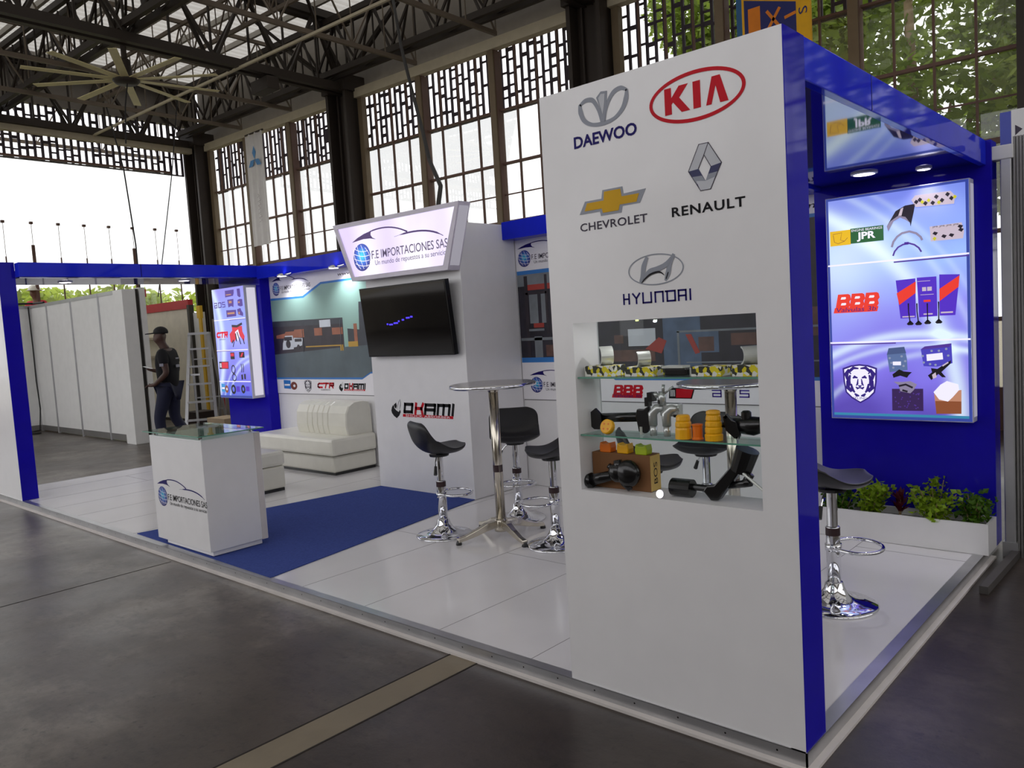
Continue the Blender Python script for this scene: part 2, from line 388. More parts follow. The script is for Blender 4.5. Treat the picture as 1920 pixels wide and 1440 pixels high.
# roof trusses
def truss(name, p, q, zb, zt, n, wch, label, double=True, light=None):
    mb = MB(); p = Vector(p); q = Vector(q); d = q-p; side = d.normalized().cross(Vector((0,0,1)))*.11
    B = lambda t: p+d*t+Vector((0,0,zb)); T = lambda t: p+d*t+Vector((0,0,zt))
    for sg in ((-1,1) if double else (0,)):
        mb.bar(B(0)+side*sg, B(1)+side*sg, wch, wch*1.3); mb.bar(T(0)+side*sg, T(1)+side*sg, wch, wch*1.3)
    for k in range(n):
        t0, t1 = k/n, (k+1)/n; tm = (t0+t1)/2
        for sg in ((-1,1) if double else (0,)):
            mb.bar(B(t0)+side*sg, T(tm)-side*sg*.4, wch*.45); mb.bar(T(tm)-side*sg*.4, B(t1)+side*sg, wch*.45)
        mb.bar(B(tm), T(tm), wch*.3); mb.bar(B(t0), T(t0), wch*.3)
        if double: mb.bar(B(t0)-side, B(t1)+side, wch*.25)
    o = mb.build(name, light or M_steel); struct(o, label, 'truss'); o['group'] = 'roof trusses'; return o
for k in range(-1, 11):
    s = .35+1.917*k*.999; main = (k % 3 == 0)
    a = H(s, .1, 0); b = H(s, 13.2, 0)
    truss('roof_truss', a, b, 6.25 if main else 6.32, 7.55, 9, .11 if main else .055,
      'heavy dark lattice roof truss meeting a column' if main else 'slimmer brown lattice roof joist between the column trusses', main, None if main else M_joist)
for e in (2.45, 6.4, 10.4):
    truss('roof_girder', H(-4, e, 0), H(17.5, e, 0), 6.9, 7.5, 26, .05, 'thin dark lattice girder between the heavier girders under the roof', False, M_joist)
for e in (.55, 4.42, 8.3):
    truss('roof_girder', H(-4, e, 0), H(17.5, e, 0), 6.45, 7.4, 20, .08, {.55:'dark lattice girder along the window wall under the roof', 4.42:'dark lattice girder crossing the trusses above the ceiling fan', 8.3:'dark lattice girder crossing the trusses over the stand'}[e], True)
mb = MB(); mb.bar(H(17.5,2.6,6.17), H(4.0,2.6,6.17), .04); o = mb.build('roof_pipe', M_cream); tag(o, 'long pale pipe running under the trusses parallel to the window wall', 'pipe')
mb = MB()
for k in range(14):
    e = .9+k*.9; mb.bar(H(-4,e,7.66), H(17.5,e,7.66), .06,.1)
o = mb.build('purlins', M_purl); struct(o, 'pale roof purlins under the roof sheets', 'purlin')
# corner sway braces near the wall
mb = MB()
for s in (.35,6.1,11.94,17.4):
    for g in (-1,1): mb.bar(H(s,.25,6.3), H(s+g*1.7,.15,7.5), .07); mb.bar(H(s,.25,6.3), H(s+g*.8,1.5,7.5), .05)
o = mb.build('column_braces', M_steel); struct(o, 'dark diagonal braces fanning out from the column heads', 'brace')
# ceiling fan
fx, fy, fz = -11.75, 3.04, 5.67
M_fan = mat('fan_blade', (222,212,160), .5)
t = thing('ceiling_fan', 'huge cream ceiling fan with long blades hanging from the roof', 'fan', (fx,fy,fz))
for k in range(10):
    a = 2*math.pi*k/10 + .12; M = Matrix.Translation((fx,fy,fz)) @ Matrix.Rotation(a,4,'Z') @ Matrix.Rotation(math.radians(4),4,'X')
    mb = MB(); mb.box((.14,-.06,-.006),(1.42,.06,.006), M); mb.build('blade', M_fan, t, bevel=.004)
mb = MB(); mb.lathe([(.0,-.06),(.16,-.06),(.2,-.02),(.2,.03),(.1,.08),(.08,.3),(.06,.32)], (fx,fy,fz)); mb.build('hub', M_steel, t, smooth=True)
mb = MB(); mb.tube([(fx,fy,fz+.3),(fx,fy,6.3)], .045, 8); mb.build('drop_rod', M_steel, t)
M_cable = mat('black_cable', (22,20,20), .6)
mb = MB(); mb.tube([(fx+.03,fy,fz-.05),(fx-.12,fy,5.3),(fx-.28,fy+.02,4.75)], .012, 6); mb.build('pull_cord', M_cable, t)
# hanging cables
def cable(pts, r, label, group=None):
    mb = MB(); mb.tube(pts, r, 7); o = mb.build('hanging_cable', M_cable); tag(o, label, 'cable', group); return o
cable([(-8.149,5.5,6.387),(-7.45,4.98,5.4),(-6.739,4.5,4.501),(-5.9,3.85,3.8),(-5.334,3.4,3.316),(-4.5,2.75,2.85),(-3.98,2.2,2.5)], .022, 'thick black cable sagging from the roof down to the illuminated sign')
cable([H(15.69,3.1,6.34),H(15.2,3.1,5.0),H(15.0,3.1,3.5),H(15.0,3.1,2.62)], .014, 'thin dark cable dropping from the roof past the far corner column')
cable([H(13.77,2.6,6.34),H(14.3,2.6,4.8),H(15.3,2.6,2.5)], .01, 'thin slanting wire beside the far corner column')
# dark floodlight on a truss
mb = MB(); hx,hy,hz = H(11.94,1.95,6.05); mb.box((hx-.28,hy-.12,hz-.12),(hx+.28,hy+.12,hz+.1)); mb.bar((hx,hy,hz+.1),(hx,hy,hz+.32),.05)
o = mb.build('floodlight', M_steel, bevel=.01); tag(o, 'dark boxy floodlight clamped under the truss over the far column', 'floodlight')
# cloth banner
M_cloth = mat('banner_cloth', (226,224,222), .8, var=.03)
M_cloth.node_tree.nodes['Principled BSDF'].inputs['Transmission Weight'].default_value = 0
M_bannerblue = mat('banner_blue', (92,150,206), .8)
bx0, bx1, by = -15.49, -14.76, 7.2
t = thing('cloth_banner', 'tall pale cloth banner with a blue three-diamond mark hanging before the far window', 'banner', (-15.1,by,3.62), .0)
mb = MB(); N = 14
for k in range(N):
    x0 = bx0+(bx1-bx0)*k/N; x1 = bx0+(bx1-bx0)*(k+1)/N; y0 = by+.02*math.sin(k*1.3); y1 = by+.02*math.sin((k+1)*1.3)
    mb.add([(x0,y0,3.62),(x1,y1,3.62),(x1,y1,6.1),(x0,y0,6.1),(x0,y0+.006,3.62),(x1,y1+.006,3.62),(x1,y1+.006,6.1),(x0,y0+.006,6.1)], [(0,1,2,3),(5,4,7,6),(0,4,5,1),(3,2,6,7),(1,5,6,2),(0,3,7,4)])
mb.build('cloth', M_cloth, t, smooth=False)
mb = MB(); c = (-15.12, 5.52)
def diamond(cx, cz, ang, L=.3, W=.15):
    a = math.radians(ang); d = Vector((math.cos(a), math.sin(a))); n_ = Vector((-d.y, d.x))
    pts = [Vector((0,0)), d*L/2+n_*W/2, d*L, d*L/2-n_*W/2]; return [(cx+q.x, cz+q.y) for q in pts]
for a in (90,210,330): mb.flat(diamond(c[0],c[1],a), by-.025)
mb.build('three_diamond_mark', M_bannerblue, t)
mb = MB(); mb.bar((bx0-.03,by,6.1),(bx1+.03,by,6.1),.03); mb.build('top_rod', M_steel, t)
M_faint = mat('banner_faint_print', (196,190,190), .8)
mb = MB()
for k in range(7): mb.ribbon([(-15.1+.03*((k*5)%3), 4.75-k*.09), (-15.04+.02*((k*3)%4), 4.70-k*.09), (-15.12, 4.67-k*.09)], .018, by-.026)
mb.build('faint_print', M_faint, t)
# yellow banner
M_yel = mat('banner_yellow', (236,176,10), .7); M_navy = mat('banner_navy', (34,40,104), .7); M_org = mat('banner_orange', (226,128,20), .7); M_teal = mat('banner_teal', (44,96,140), .7)
yx0, yx1, yy = -3.36, -2.50, 6.8
t = thing('yellow_banner', 'yellow hanging banner with navy block and orange letters above the tall panel', 'banner', (-2.93,yy,4.45))
mb = MB(); mb.box((yx0+.04,yy,4.45),(yx1,yy+.05,6.0)); mb.build('board', M_yel, t)
mb = MB(); mb.box((yx0-.03,yy+.0,4.45),(yx0+.04,yy+.06,6.0)); mb.build('edge_strip', M_teal, t)
mb = MB(); mb.flat([(yx0+.07,4.45),(yx1-.16,4.45),(yx1-.16,5.0),(yx0+.07,5.2)], yy); mb.build('navy_block', M_navy, t)
mb = MB(); mb.rect(yx0+.12,4.5,yx0+.27,5.08, yy,.004); mb.strokes([[(-3.0,4.78),(-2.86,4.98)],[(-2.86,4.78),(-3.0,4.98)],[(-2.78,4.86),(-2.68,4.88)]], .035, yy, .004); mb.build('orange_letters', M_org, t)
mb = MB(); lettering(mb, 'S', 0,0,.08,.1, 0, 0); mb.v = [(-2.53-v[2], yy-.004, 4.84+v[0]) for v in mb.v]; mb.build('letter', M_navy, t)
mb = MB(); mb.tube([(-2.93,yy+.02,6.0),(-2.93,yy+.02,6.5)], .01, 6); mb.build('hanger', M_steel, t)
# ================================================================== OUTSIDE: trees and hedge
def leafmat(name, rgb):
    m = mat(name, rgb, .5, var=.45, vscale=1.3)
    nt = m.node_tree; b = nt.nodes['Principled BSDF']; out = [n for n in nt.nodes if n.type == 'OUTPUT_MATERIAL'][0]
    tl = nt.nodes.new('ShaderNodeBsdfTranslucent'); mx = nt.nodes.new('ShaderNodeMixShader'); mx.inputs[0].default_value = .5
    rp = [n for n in nt.nodes if n.type == 'VALTORGB'][0]; nt.links.new(rp.outputs[0], tl.inputs[0])
    nt.links.new(b.outputs[0], mx.inputs[1]); nt.links.new(tl.outputs[0], mx.inputs[2]); nt.links.new(mx.outputs[0], out.inputs['Surface'])
    return m
L_dark = leafmat('leaf_green', (128,150,58)); L_mid = leafmat('leaf_mid', (150,168,70)); L_bright = leafmat('leaf_bright', (172,190,78)); L_pale = leafmat('leaf_glare', (186,182,150))  # the palest leaves have outdoor glare put into their colour
M_bark = mat('bark', (150,126,96), .8, var=.2)
def leaves(mb, c, r, n, size, rnd):
    for _ in range(n):
        while True:
            d = Vector((rnd.uniform(-1,1), rnd.uniform(-1,1), rnd.uniform(-1,1)))
            if .25 < d.length < 1: break
        p = Vector((c[0]+d.x*r[0], c[1]+d.y*r[1], c[2]+d.z*r[2])); s = size*rnd.uniform(.6,1.3)
        a = Vector((rnd.gauss(0,1), rnd.gauss(0,1), rnd.gauss(0,.7))).normalized(); b = a.cross(Vector((rnd.gauss(0,1), rnd.gauss(0,1), rnd.gauss(0,1)))).normalized()
        mb.add([p-a*s, p+b*s*.45, p+a*s, p-b*s*.45], [(0,1,2,3)])
def tree(s, e, h, blobs, m, label, n=900, size=.16, trunk=.16, lean=(0,0)):
    rnd = random.Random(int(s*100+e*10)); b = Vector(H(s,e,0)); b.z = -.25
    t = thing('tree', label, 'tree', b, group='trees outside the hall')
    mb = MB(); top = b+Vector((lean[0],lean[1],h)); mb.tube([b, b.lerp(top,.4)+Vector((.08,.05,0)), top], [trunk, trunk*.8, trunk*.35], 9)
    for (ds, de, z, rx, rz) in blobs: q = Vector(H(s+ds, e+de, z)); mb.tube([b.lerp(top,.45), b.lerp(q,.75)+Vector((0,0,.3)), q], [trunk*.4,trunk*.25,.02], 6)
    mb.build('trunk', M_bark, t, smooth=True)
    mb = MB()
    for (ds, de, z, rx, rz) in blobs: leaves(mb, H(s+ds,e+de,z), (rx,rx,rz), n, size, rnd)
    mb.build('crown', m, t); return t
tree(2.6,-3.6,7,[(-.6,0,4.6,1.5,1.1),(1.3,-.3,5.9,1.6,1.0),(-1.6,-.4,6.2,1.5,1.0),(.2,0,3.4,1.2,.8),(1.8,.4,4.3,1.2,.9)], L_dark, 'broad leafy green tree outside behind the yellow banner', 1900, .105)
tree(-.4,-3.2,8,[(.9,0,4.4,1.2,.9),(-1.2,-.4,5.0,1.5,1.2),(.5,-.5,5.6,1.3,.8),(-1.6,0,3.6,1.2,.8),(1.3,.2,3.3,1.0,.7)], L_mid, 'tree with a pale upright trunk outside above the right bay', 1600, .105, trunk=.2)
tree(-3.4,-4.5,8,[(0,0,5,1.8,1.5),(1,0,3.2,1.4,1),(-1,-.5,6.6,1.6,1.2)], L_dark, 'dark green tree outside beyond the right edge of the stand', 1600, .11)
tree(5.9,-5.0,9.5,[(-.2,0,7.4,1.5,1.1),(-1.6,.2,7.9,1.4,1.0),(-1.2,.3,6.4,1.4,1.0),(.9,.2,7.6,1.0,.9),(-2.6,.3,7.2,1.3,1.0)], L_dark, 'dark tree outside seen through the perforated screen left of the yellow banner', 1700, .11)
tree(8.3,-6,5.2,[(0,0,3.9,1.2,1.0),(-1.2,.4,4.0,1.1,1.1),(.9,-.3,3.0,1.1,.8),(-2.4,0,3.5,1.0,1.1)], L_pale, 'pale sunlit tree outside right of the illuminated sign', 800, .11)
tree(13.2,-5,4.4,[(0,0,2.6,1.4,.9),(1.6,0,2.2,1.3,.8),(-1.4,0,2.3,1.2,.7)], L_bright, 'sunlit low tree outside behind the cloth banner window', 600)
tree(20.4,1.2,3.6,[(0,0,2.4,1.3,.75),(.2,1.4,2.3,1.3,.8),(-.4,-1.2,2.2,1.3,.8),(-.2,.3,1.3,1.4,.8)], L_bright, 'bright yellow green bush outside near the far hall corner', 900, .13, .07)
tree(20.6,3.8,3.6,[(0,-.8,2.3,1.4,.8),(.2,.6,2.4,1.3,.85),(.3,1.6,2.2,1.2,.8),(0,0,1.3,1.6,.8)], L_bright, 'bright yellow green bush outside the middle of the left window', 900, .13, .07)
tree(21.4,6.0,4.2,[(0,-.6,2.6,1.4,1.0),(.3,1.0,2.7,1.4,1.0),(0,2.2,2.3,1.3,1.0),(0,0,1.5,1.6,.8)], L_mid, 'green bush outside behind the worker in the white helmet', 900, .14, .07)
tree(17.6,-4.2,3.4,[(0,0,2.2,1.5,1.1),(1.8,.4,2.1,1.4,1.0),(-1.5,.2,2.2,1.4,1.1),(-2.6,.2,1.8,1.3,1.0)], L_mid, 'green bush outside behind the far corner column', 800, .14, .07)
tree(23.0,4.4,5.0,[(0,0,3.2,.8,.6),(0,2.2,3.5,.9,.6)], L_pale, 'faint sunlit tree top outside above the left blue beam', 200, .14, .07)
# low pale outbuilding with windows outside, seen at the foot of the central window
M_shed = mat('shed_wall', (236,226,196), .8); M_shedg = mat('shed_green', (170,190,140), .8)
t = thing('outbuilding', 'low pale outbuilding outside seen at the foot of the window by the cloth banner', 'building', H(14.2,-7.5,-.25))
mb = MB(); hbox(mb, 11.9, 16.6, -8.4, -7.4, -.25, 3.55); mb.build('wall', M_shed, t)
mb = MB(); hbox(mb, 12.6, 15.6, -7.4, -7.36, 3.2, 3.5); mb.build('green_fascia', M_shedg, t)
# ================================================================== NEIGHBOURING STANDS
M_wpanel = mat('white_melamine', (226,226,224), .45, var=.03); M_alu = mat('aluminium', (176,176,178), .42, .75); M_alud = mat('aluminium_dull', (132,130,128), .5, .6)  # aluminium in a plain and a darker, duller tone
M_red = mat('red_board', (186,40,48), .55); M_cream2 = mat('cream_wall', (222,214,196), .6)
def wpanel(name, a, b, z1, label, posts=True, m=None, base=.12, z0=FZ, group='white partition panels of the next stand'):
    a = Vector((a[0],a[1],0)); b = Vector((b[0],b[1],0)); d = (b-a); L = d.length; d.normalize(); nrm = Vector((-d.y,d.x,0))
    t = thing(name, label, 'partition', (a+b)/2+Vector((0,0,z0)), group=group)
    M = Matrix(((d.x,nrm.x,0,a.x),(d.y,nrm.y,0,a.y),(0,0,1,0),(0,0,0,1)))
    mb = MB(); mb.box((.03,-.012,z0+base),(L-.03,.012,z1-.06), M); mb.build('panel', m or M_wpanel, t)
    mb = MB(); mb.box((.02,-.02,z1-.06),(L-.02,.02,z1), M); mb.build('top_rail', M_alu if m is None else m, t)
    mb = MB(); mb.box((.02,-.018,z0+.02),(L-.02,.018,z0+base), M); mb.build('bottom_rail', M_alud, t)
    mb = MB(); mb.lathe([(.028,z0),(.028,z1)], tuple(a), 8)
    for k in range(8):
        q = Vector((math.cos(k*math.pi/4+.39), math.sin(k*math.pi/4+.39), 0))*.026; mb.bar(a+q+Vector((0,0,z0)), a+q+Vector((0,0,z1)), .006)
    mb.build('post', M_alu if m is None else M_alud, t); return t
XW = [-16.7,-15.75,-14.5,-13.22,-12.28]; YW = 2.86
lab = ['white partition panel at the inner corner beside the hanging black cable','second white partition panel from the inner corner','wide white partition panel in the middle of the run','white partition panel next to the end box of the run']
for k in range(4): wpanel('partition_panel', (XW[k],YW), (XW[k+1],YW), 2.45, lab[k])
wpanel('partition_panel', (-16.7,1.6), (-16.7,YW), 2.45, 'white partition panel returning toward the camera left of the corner')
wpanel('partition_panel', (-16.7,.3), (-16.7,1.6), 2.45, 'white partition panel mostly hidden behind the left blue post')
mb = MB(); mb.box((-12.32,2.74,FZ),(-11.96,2.95,2.43)); o = mb.build('end_pillar', M_wpanel, bevel=.004); tag(o, 'white box pillar closing the end of the partition run', 'pillar')
mb = MB(); mb.box((-12.20,3.03,FZ),(-12.0,3.12,2.46)); o = mb.build('door_post', M_wpanel); tag(o, 'narrow white upright beyond the dark gap beside the end pillar', 'post')
mb = MB(); mb.box((-12.08,2.96,FZ),(-12.02,3.02,2.44)); o = mb.build('gap_strip', mat('dark_gap', (46,42,38), .7)); tag(o, 'dark strip standing in for the shaded gap between end pillar and narrow upright', 'post')  # solid strip added; darkness of the gap is put into its colour
# cream room behind
t = thing('back_room_wall', 'cream back wall of the next stand with a red header board', 'partition', (-15.2,4.9,FZ))
mb = MB(); mb.box((-16.9,4.88,FZ),(-14.1,4.94,2.2)); mb.build('panel', M_cream2, t)
mb = MB(); mb.box((-16.5,4.84,2.2),(-14.09,4.94,2.37)); mb.build('header', M_red, t)
for z, x1 in ((1.68,-15.75),(1.29,-15.9)):
    mb = MB(); mb.box((-16.5,4.66,z-.05),(x1,4.88,z)); mb.build('shelf', M_cream2, t)
mb = MB(); mb.box((-16.9,4.86,FZ),(-14.1,4.88,FZ+.05)); mb.build('skirting', M_steel, t)
mb = MB(); mb.box((-14.16,3.9,2.42),(-13.84,3.94,2.56)); mb.bar((-14.12,3.92,FZ),(-14.12,3.92,2.45),.03); o = mb.build('red_sign_board', M_red); tag(o, 'small red board showing above the end pillar', 'sign')
mb = MB(); mb.box((-14.08,4.8,FZ),(-13.99,4.9,2.26)); o = mb.build('dark_post', mat('dark_post', (60,56,50), .6)); tag(o, 'dark upright at the right end of the red headed wall', 'post')
mb = MB(); mb.box((-13.96,4.86,FZ),(-13.6,4.92,2.1)); o = mb.build('white_board', M_wpanel); tag(o, 'narrow white board standing behind the stepladder', 'board')
mb = MB(); mb.box((-13.5,5.0,FZ),(-12.4,5.06,1.95)); o = mb.build('grey_board', mat('grey_board', (150,142,130), .6)); tag(o, 'grey brown board behind the ladder and the left lightbox', 'board')
# stepladder
def ladder(loc, rz, h, label, w=.5, spread=.62):
    t = thing('stepladder', label, 'ladder', loc, rz)
    R = Matrix.Translation(loc) @ Matrix.Rotation(rz,4,'Z'); G = lambda x,y,z: tuple(R @ Vector((x,y,z)))
    for sg in (-1,1):
        mb = MB(); mb.bar(G(sg*w/2,-spread,0), G(sg*w*.3,-.06,h), .05,.03); mb.build('front_rail', M_alu, t)
        mb = MB(); mb.bar(G(sg*w/2,spread,0), G(sg*w*.3,.06,h), .035,.025); mb.build('rear_rail', M_alu, t)
    n = int(h/.3)
    for k in range(1, n+1):
        f = k*.3/h*.98; ww = w*(1-.4*f)*.96; mb = MB(); mb.box((-ww/2,-.045,-.015),(ww/2,.045,.015), R @ Matrix.Translation((0,-spread+(spread-.06)*f, h*f))); mb.build('tread', M_alu, t)
    for f in (.35,.75):
        ww = w*(1-.4*f); mb = MB(); mb.bar(G(-ww/2, spread-(spread-.06)*f, h*f), G(ww/2, spread-(spread-.06)*f, h*f), .02); mb.build('rear_brace', M_alu, t)
    mb = MB(); mb.box((-.17,-.1,h-.01),(.17,.1,h+.03), R); mb.build('top_cap', M_alu, t)
    return t
M_tag = mat('yellow_tag', (226,180,40), .6)
ladder((-12.05,4.0,FZ), .95, 1.72, 'aluminium stepladder standing open behind the walking man')
mb = MB(); mb.bar((-13.15,4.80,FZ),(-13.15,4.97,2.3),.035); mb.bar((-12.95,4.80,FZ),(-12.95,4.97,2.3),.035)
for k in range(7): mb.bar((-13.15,4.82+k*.021,.25+k*.3),(-12.95,4.82+k*.021,.25+k*.3),.025)
o = mb.build('straight_ladder', M_alu); tag(o, 'straight aluminium ladder leaning on the grey board beside the left lightbox', 'ladder')
mb = MB(); mb.box((-13.65,4.78,1.98),(-13.52,4.84,2.22)); mb.box((-13.63,4.80,FZ),(-13.54,4.83,2.0)); o = mb.build('tagged_upright', M_tag); tag(o, 'yellow tagged upright above the stepladder', 'post')
mb = MB(); mb.box((-13.45,4.30,FZ),(-12.98,4.66,.24)); o = mb.build('crate', mat('dark_crate', (44,28,24), .7), bevel=.01); tag(o, 'dark brown crate on the floor at the foot of the stepladder', 'crate')
mb = MB(); mb.box((-10.85,3.4,FZ),(-10.3,3.75,.33)); o = mb.build('cardboard_box', mat('cardboard_grey', (158,138,112), .8), bevel=.006); tag(o, 'pale cardboard box on the floor left of the blue end wall', 'box')
mb = MB(); mb.tube([(-11.88,3.75,FZ),(-11.88,3.75,.98)], .018, 8); mb.bar((-11.96,3.70,.98),(-11.78,3.82,.98),.03); mb.lathe([(.11,FZ),(.10,FZ+.02),(.02,FZ+.03)], (-11.88,3.75,0), 12)
o = mb.build('floor_stand', M_alu); tag(o, 'metal T shaped stand beside the pale cardboard box', 'stand')
mb = MB(); mb.box((-12.92,4.75,.9),(-12.84,4.8,1.6)); mb.box((-12.89,4.76,FZ),(-12.87,4.79,.9)); o = mb.build('fire_extinguisher_post', M_red); tag(o, 'slim red upright among the ladders', 'post')
# cables on the partition
mb = MB(); mb.tube([(-16.62,2.80,2.42),(-16.59,2.80,1.6),(-16.60,2.8,.95),(-16.50,2.79,.4),(-16.42,2.72,-.02),(-16.5,2.55,FZ+.015),(-16.55,2.3,FZ+.015)], .012, 7)
mb.tube([(-16.32+.27*math.cos(a), 2.5+.12*math.sin(a*1.1), FZ+.014) for a in [k*.4 for k in range(40)]], .012, 6)
o = mb.build('power_cable', M_cable); tag(o, 'black cable hanging down the partition corner and coiled on the floor', 'cable')
mb = MB(); mb.tube([(-16.7,1.0,2.52),(-16.7,1.9,2.49),(-16.45,2.84,2.48),(-15.9,2.86,2.47)], .02, 7); o = mb.build('power_cable', M_cable); tag(o, 'black cable laid along the top of the partition', 'cable')
# right hand neighbour
t = thing('partition_post', 'aluminium system post at the right end of the blue back wall', 'post', (.1,2.88,FZ))
mb = MB(); mb.box((.065,2.86,FZ),(.125,2.92,2.35)); mb.build('post', M_alu, t, bevel=.008)
mb = MB(); mb.box((-.03,2.85,2.28),(.135,2.94,2.36)); mb.build('clamp', M_wpanel, t, bevel=.006)
mb = MB(); mb.box((.055,2.85,FZ),(.135,2.93,.03)); mb.build('foot', M_alu, t)
t = thing('partition_panel', 'white partition panel at the right edge with ribbed aluminium post', 'partition', (.6,2.9,FZ))
mb = MB(); 
for k in range(4): mb.box((.132+k*.016,2.865,FZ),(.143+k*.016,2.915,2.4))
mb.box((.13,2.88,FZ),(.2,2.93,2.4)); mb.build('post', M_alud, t)
mb = MB(); mb.box((.2,2.89,.04),(1.6,2.92,2.36)); mb.build('panel', M_wpanel, t)
mb = MB(); mb.box((.2,2.88,2.36),(1.6,2.93,2.42)); mb.build('top_rail', M_alu, t)
mb = MB(); mb.box((.2,2.88,FZ),(1.6,2.93,.04)); mb.build('bottom_rail', M_alud, t)
t = thing('header_sign', 'blue and white header box above the right neighbouring stand', 'sign', (.35,3.2,2.3))
mb = MB(); mb.box((.03,3.08,2.2),(.088,3.5,2.585)); mb.build('blue_side', mat('blue_vinyl_flat', (28,52,168), .3), t)
mb = MB(); mb.box((.088,3.08,2.2),(1.3,3.5,2.59)); mb.build('white_face', M_wpanel, t)
mb = MB(); mb.flat([(.108,2.50),(.145,2.47),(.108,2.44)], 3.08); mb.build('arrow_mark', mat('dark_mark', (60,52,70), .6), t)
mb = MB(); mb.bar((.5,3.3,FZ),(.5,3.3,2.22),.05); mb.build('support', M_alu, t)
mb = MB(); mb.bar((.105,2.10,-.038),(.122,2.86,-.038),.042,.042); o = mb.build('floor_bar', mat('dull_bar', (92,88,86), .6, .4)); tag(o, 'aluminium bar lying on the floor along the right edge of the platform', 'bar')
# ================================================================== THE STAND
W_lam = mat('white_laminate', (232,231,232), .28, var=.02, coat=.15)
W_deck = mat('white_deck', (226,224,226), .16, var=.03, vscale=2)
W_print = mat('white_print', (238,236,240), .35, var=.02)
B_vinyl = mat('blue_vinyl', (31,23,172), .06, var=.05, spec=.2, ior=1.25)
B_beam = mat('blue_beam_vinyl', (32,46,214), .05, var=.06, spec=.2, ior=1.25)
M_seam = mat('seam', (120,118,120), .7)
M_alu_edge = mat('edge_aluminium', (190,190,192), .28, .85, var=.08)
M_foot = mat('footing_strip', (214,208,204), .6)
M_carpet = mat('blue_carpet', (66,82,150), .95, spec=.1, var=.12, vscale=60, bump=.4)
M_chrome = mat('chrome', (225,226,230), .06, 1., var=.02)
M_black = mat('black_plastic', (20,20,22), .35)
# platform
t = thing('stand_platform', 'low white glossy platform that the whole stand is built on', 'platform', (-4.5,1.5,FZ))
mb = MB(); mb.box((-9.05,0,FZ),(0,3.02,0)); mb.build('deck', W_deck, t)
mb = MB()
for k in range(1, 15): 
    x = -.61*k-.05; mb.box((x-.0015,.04,-.002),(x+.0015,2.97,.0006))
for k in range(7):
    for y in (1.22,2.44): mb.box((-1.22*k-1.27+.61*(y>2),y-.0015,-.002),(-1.22*k-.66+.61*(y>2),y+.0015,.0006))
mb.build('seam', M_seam, t)
mb = MB(); mb.box((-9.06,-.006,-.048),(.006,0,.002)); mb.box((0,-.006,-.048),(.006,3.02,.002)); mb.box((-9.06,-.006,.0005),(0,.045,.003)); mb.box((-.05,-.006,.0005),(.006,2.8,.003)); mb.box((-9.06,0,-.048),(-9.05,3.0,.002))
rr = random.Random(3)
mb.build('edge_trim', M_alu_edge, t)
mb = MB()
for k in range(46): x = -.1-.195*k; mb.lathe([(.004,-.0075),(.0025,-.0062)], (0,0,0), 6, Matrix.Translation((x,0,-.018)) @ Matrix.Rotation(math.pi/2,4,'X'))
mb.v = [(v[0], -.0065 if v[1] > -.007 else v[1], v[2]) for v in mb.v]
mb.build('screws', M_steel, t)
mb = MB(); mb.box((-9.07,-.032,FZ),(.034,-.006,-.048)); mb.box((.006,-.032,FZ),(.032,2.8,-.048)); mb.build('footing', M_foot, t)
mb = MB(); mb.add([(-5.49,.06,.001),(-3.43,.03,.001),(-3.805,2.248,.001),(-5.105,2.248,.001),(-5.49,.06,.007),(-3.43,.03,.007),(-3.805,2.248,.007),(-5.105,2.248,.007)], [(3,2,1,0),(4,5,6,7),(0,1,5,4),(1,2,6,5),(2,3,7,6),(3,0,4,7)])
o = mb.build('carpet', M_carpet); tag(o, 'royal blue carpet runner from the front edge to the screen tower', 'carpet')
# ------------------------------------------------------------------ logo kit
K_navy = mat('ink_navy', (28,18,100), .4, spec=.12); K_dark = mat('ink_dark', (34,30,36), .4, spec=.12); K_grey = mat('ink_grey', (70,64,78), .4, spec=.12); K_red = mat('ink_red', (196,14,34), .35, spec=.12); K_blue = mat('ink_blue', (40,112,190), .4, spec=.12)
K_silver = mat('ink_silver', (150,154,164), .35, spec=.12); K_silver_l = mat('ink_silver_light', (196,198,204), .35, spec=.12); K_silver_d = mat('ink_silver_dark', (70,72,104), .35, spec=.12); K_gold = mat('ink_gold', (206,160,36), .4, spec=.12); K_white = mat('ink_white', (240,240,244), .4, spec=.12); K_black = mat('ink_black', (20,18,22), .4, spec=.12)
K_purple = mat('ink_purple', (66,44,150), .4, spec=.12); K_brown = mat('ink_brown', (120,64,54), .5, spec=.12)
def lit(name, rgb, s=.9): return mat('lit_'+name, tuple(int(c*.35) for c in rgb), .4, emit=s, erg=rgb, var=.0)
def globe_mat(name, em):
    m = bpy.data.materials.new(name); m.use_nodes = True; nt = m.node_tree; b = nt.nodes['Principled BSDF']
    tc = nt.nodes.new('ShaderNodeTexCoord'); gr = nt.nodes.new('ShaderNodeTexGradient'); gr.gradient_type = 'SPHERICAL'; mp = nt.nodes.new('ShaderNodeMapping')
    mp.inputs['Location'].default_value = (-.5,-.5,-.62); mp.inputs['Scale'].default_value = (1.6,0,1.6); mp.vector_type = 'POINT'
    mp.inputs['Location'].default_value = (-.8,0,-.9)
    nt.links.new(tc.outputs['Generated'], mp.inputs['Vector']); nt.links.new(mp.outputs[0], gr.inputs['Vector'])
    rp = nt.nodes.new('ShaderNodeValToRGB'); e = rp.color_ramp.elements; e[0].position = .1; e[0].color = lin((36,24,96)); e[1].position = .95; e[1].color = lin((60,190,225))
    k = e.new(.5); k.color = lin((44,84,180)); nt.links.new(gr.outputs['Fac'], rp.inputs['Fac']); nt.links.new(rp.outputs[0], b.inputs['Base Color'])
    if em: nt.links.new(rp.outputs[0], b.inputs['Emission Color']); b.inputs['Emission Strength'].default_value = em
    b.inputs['Roughness'].default_value = .35; return m
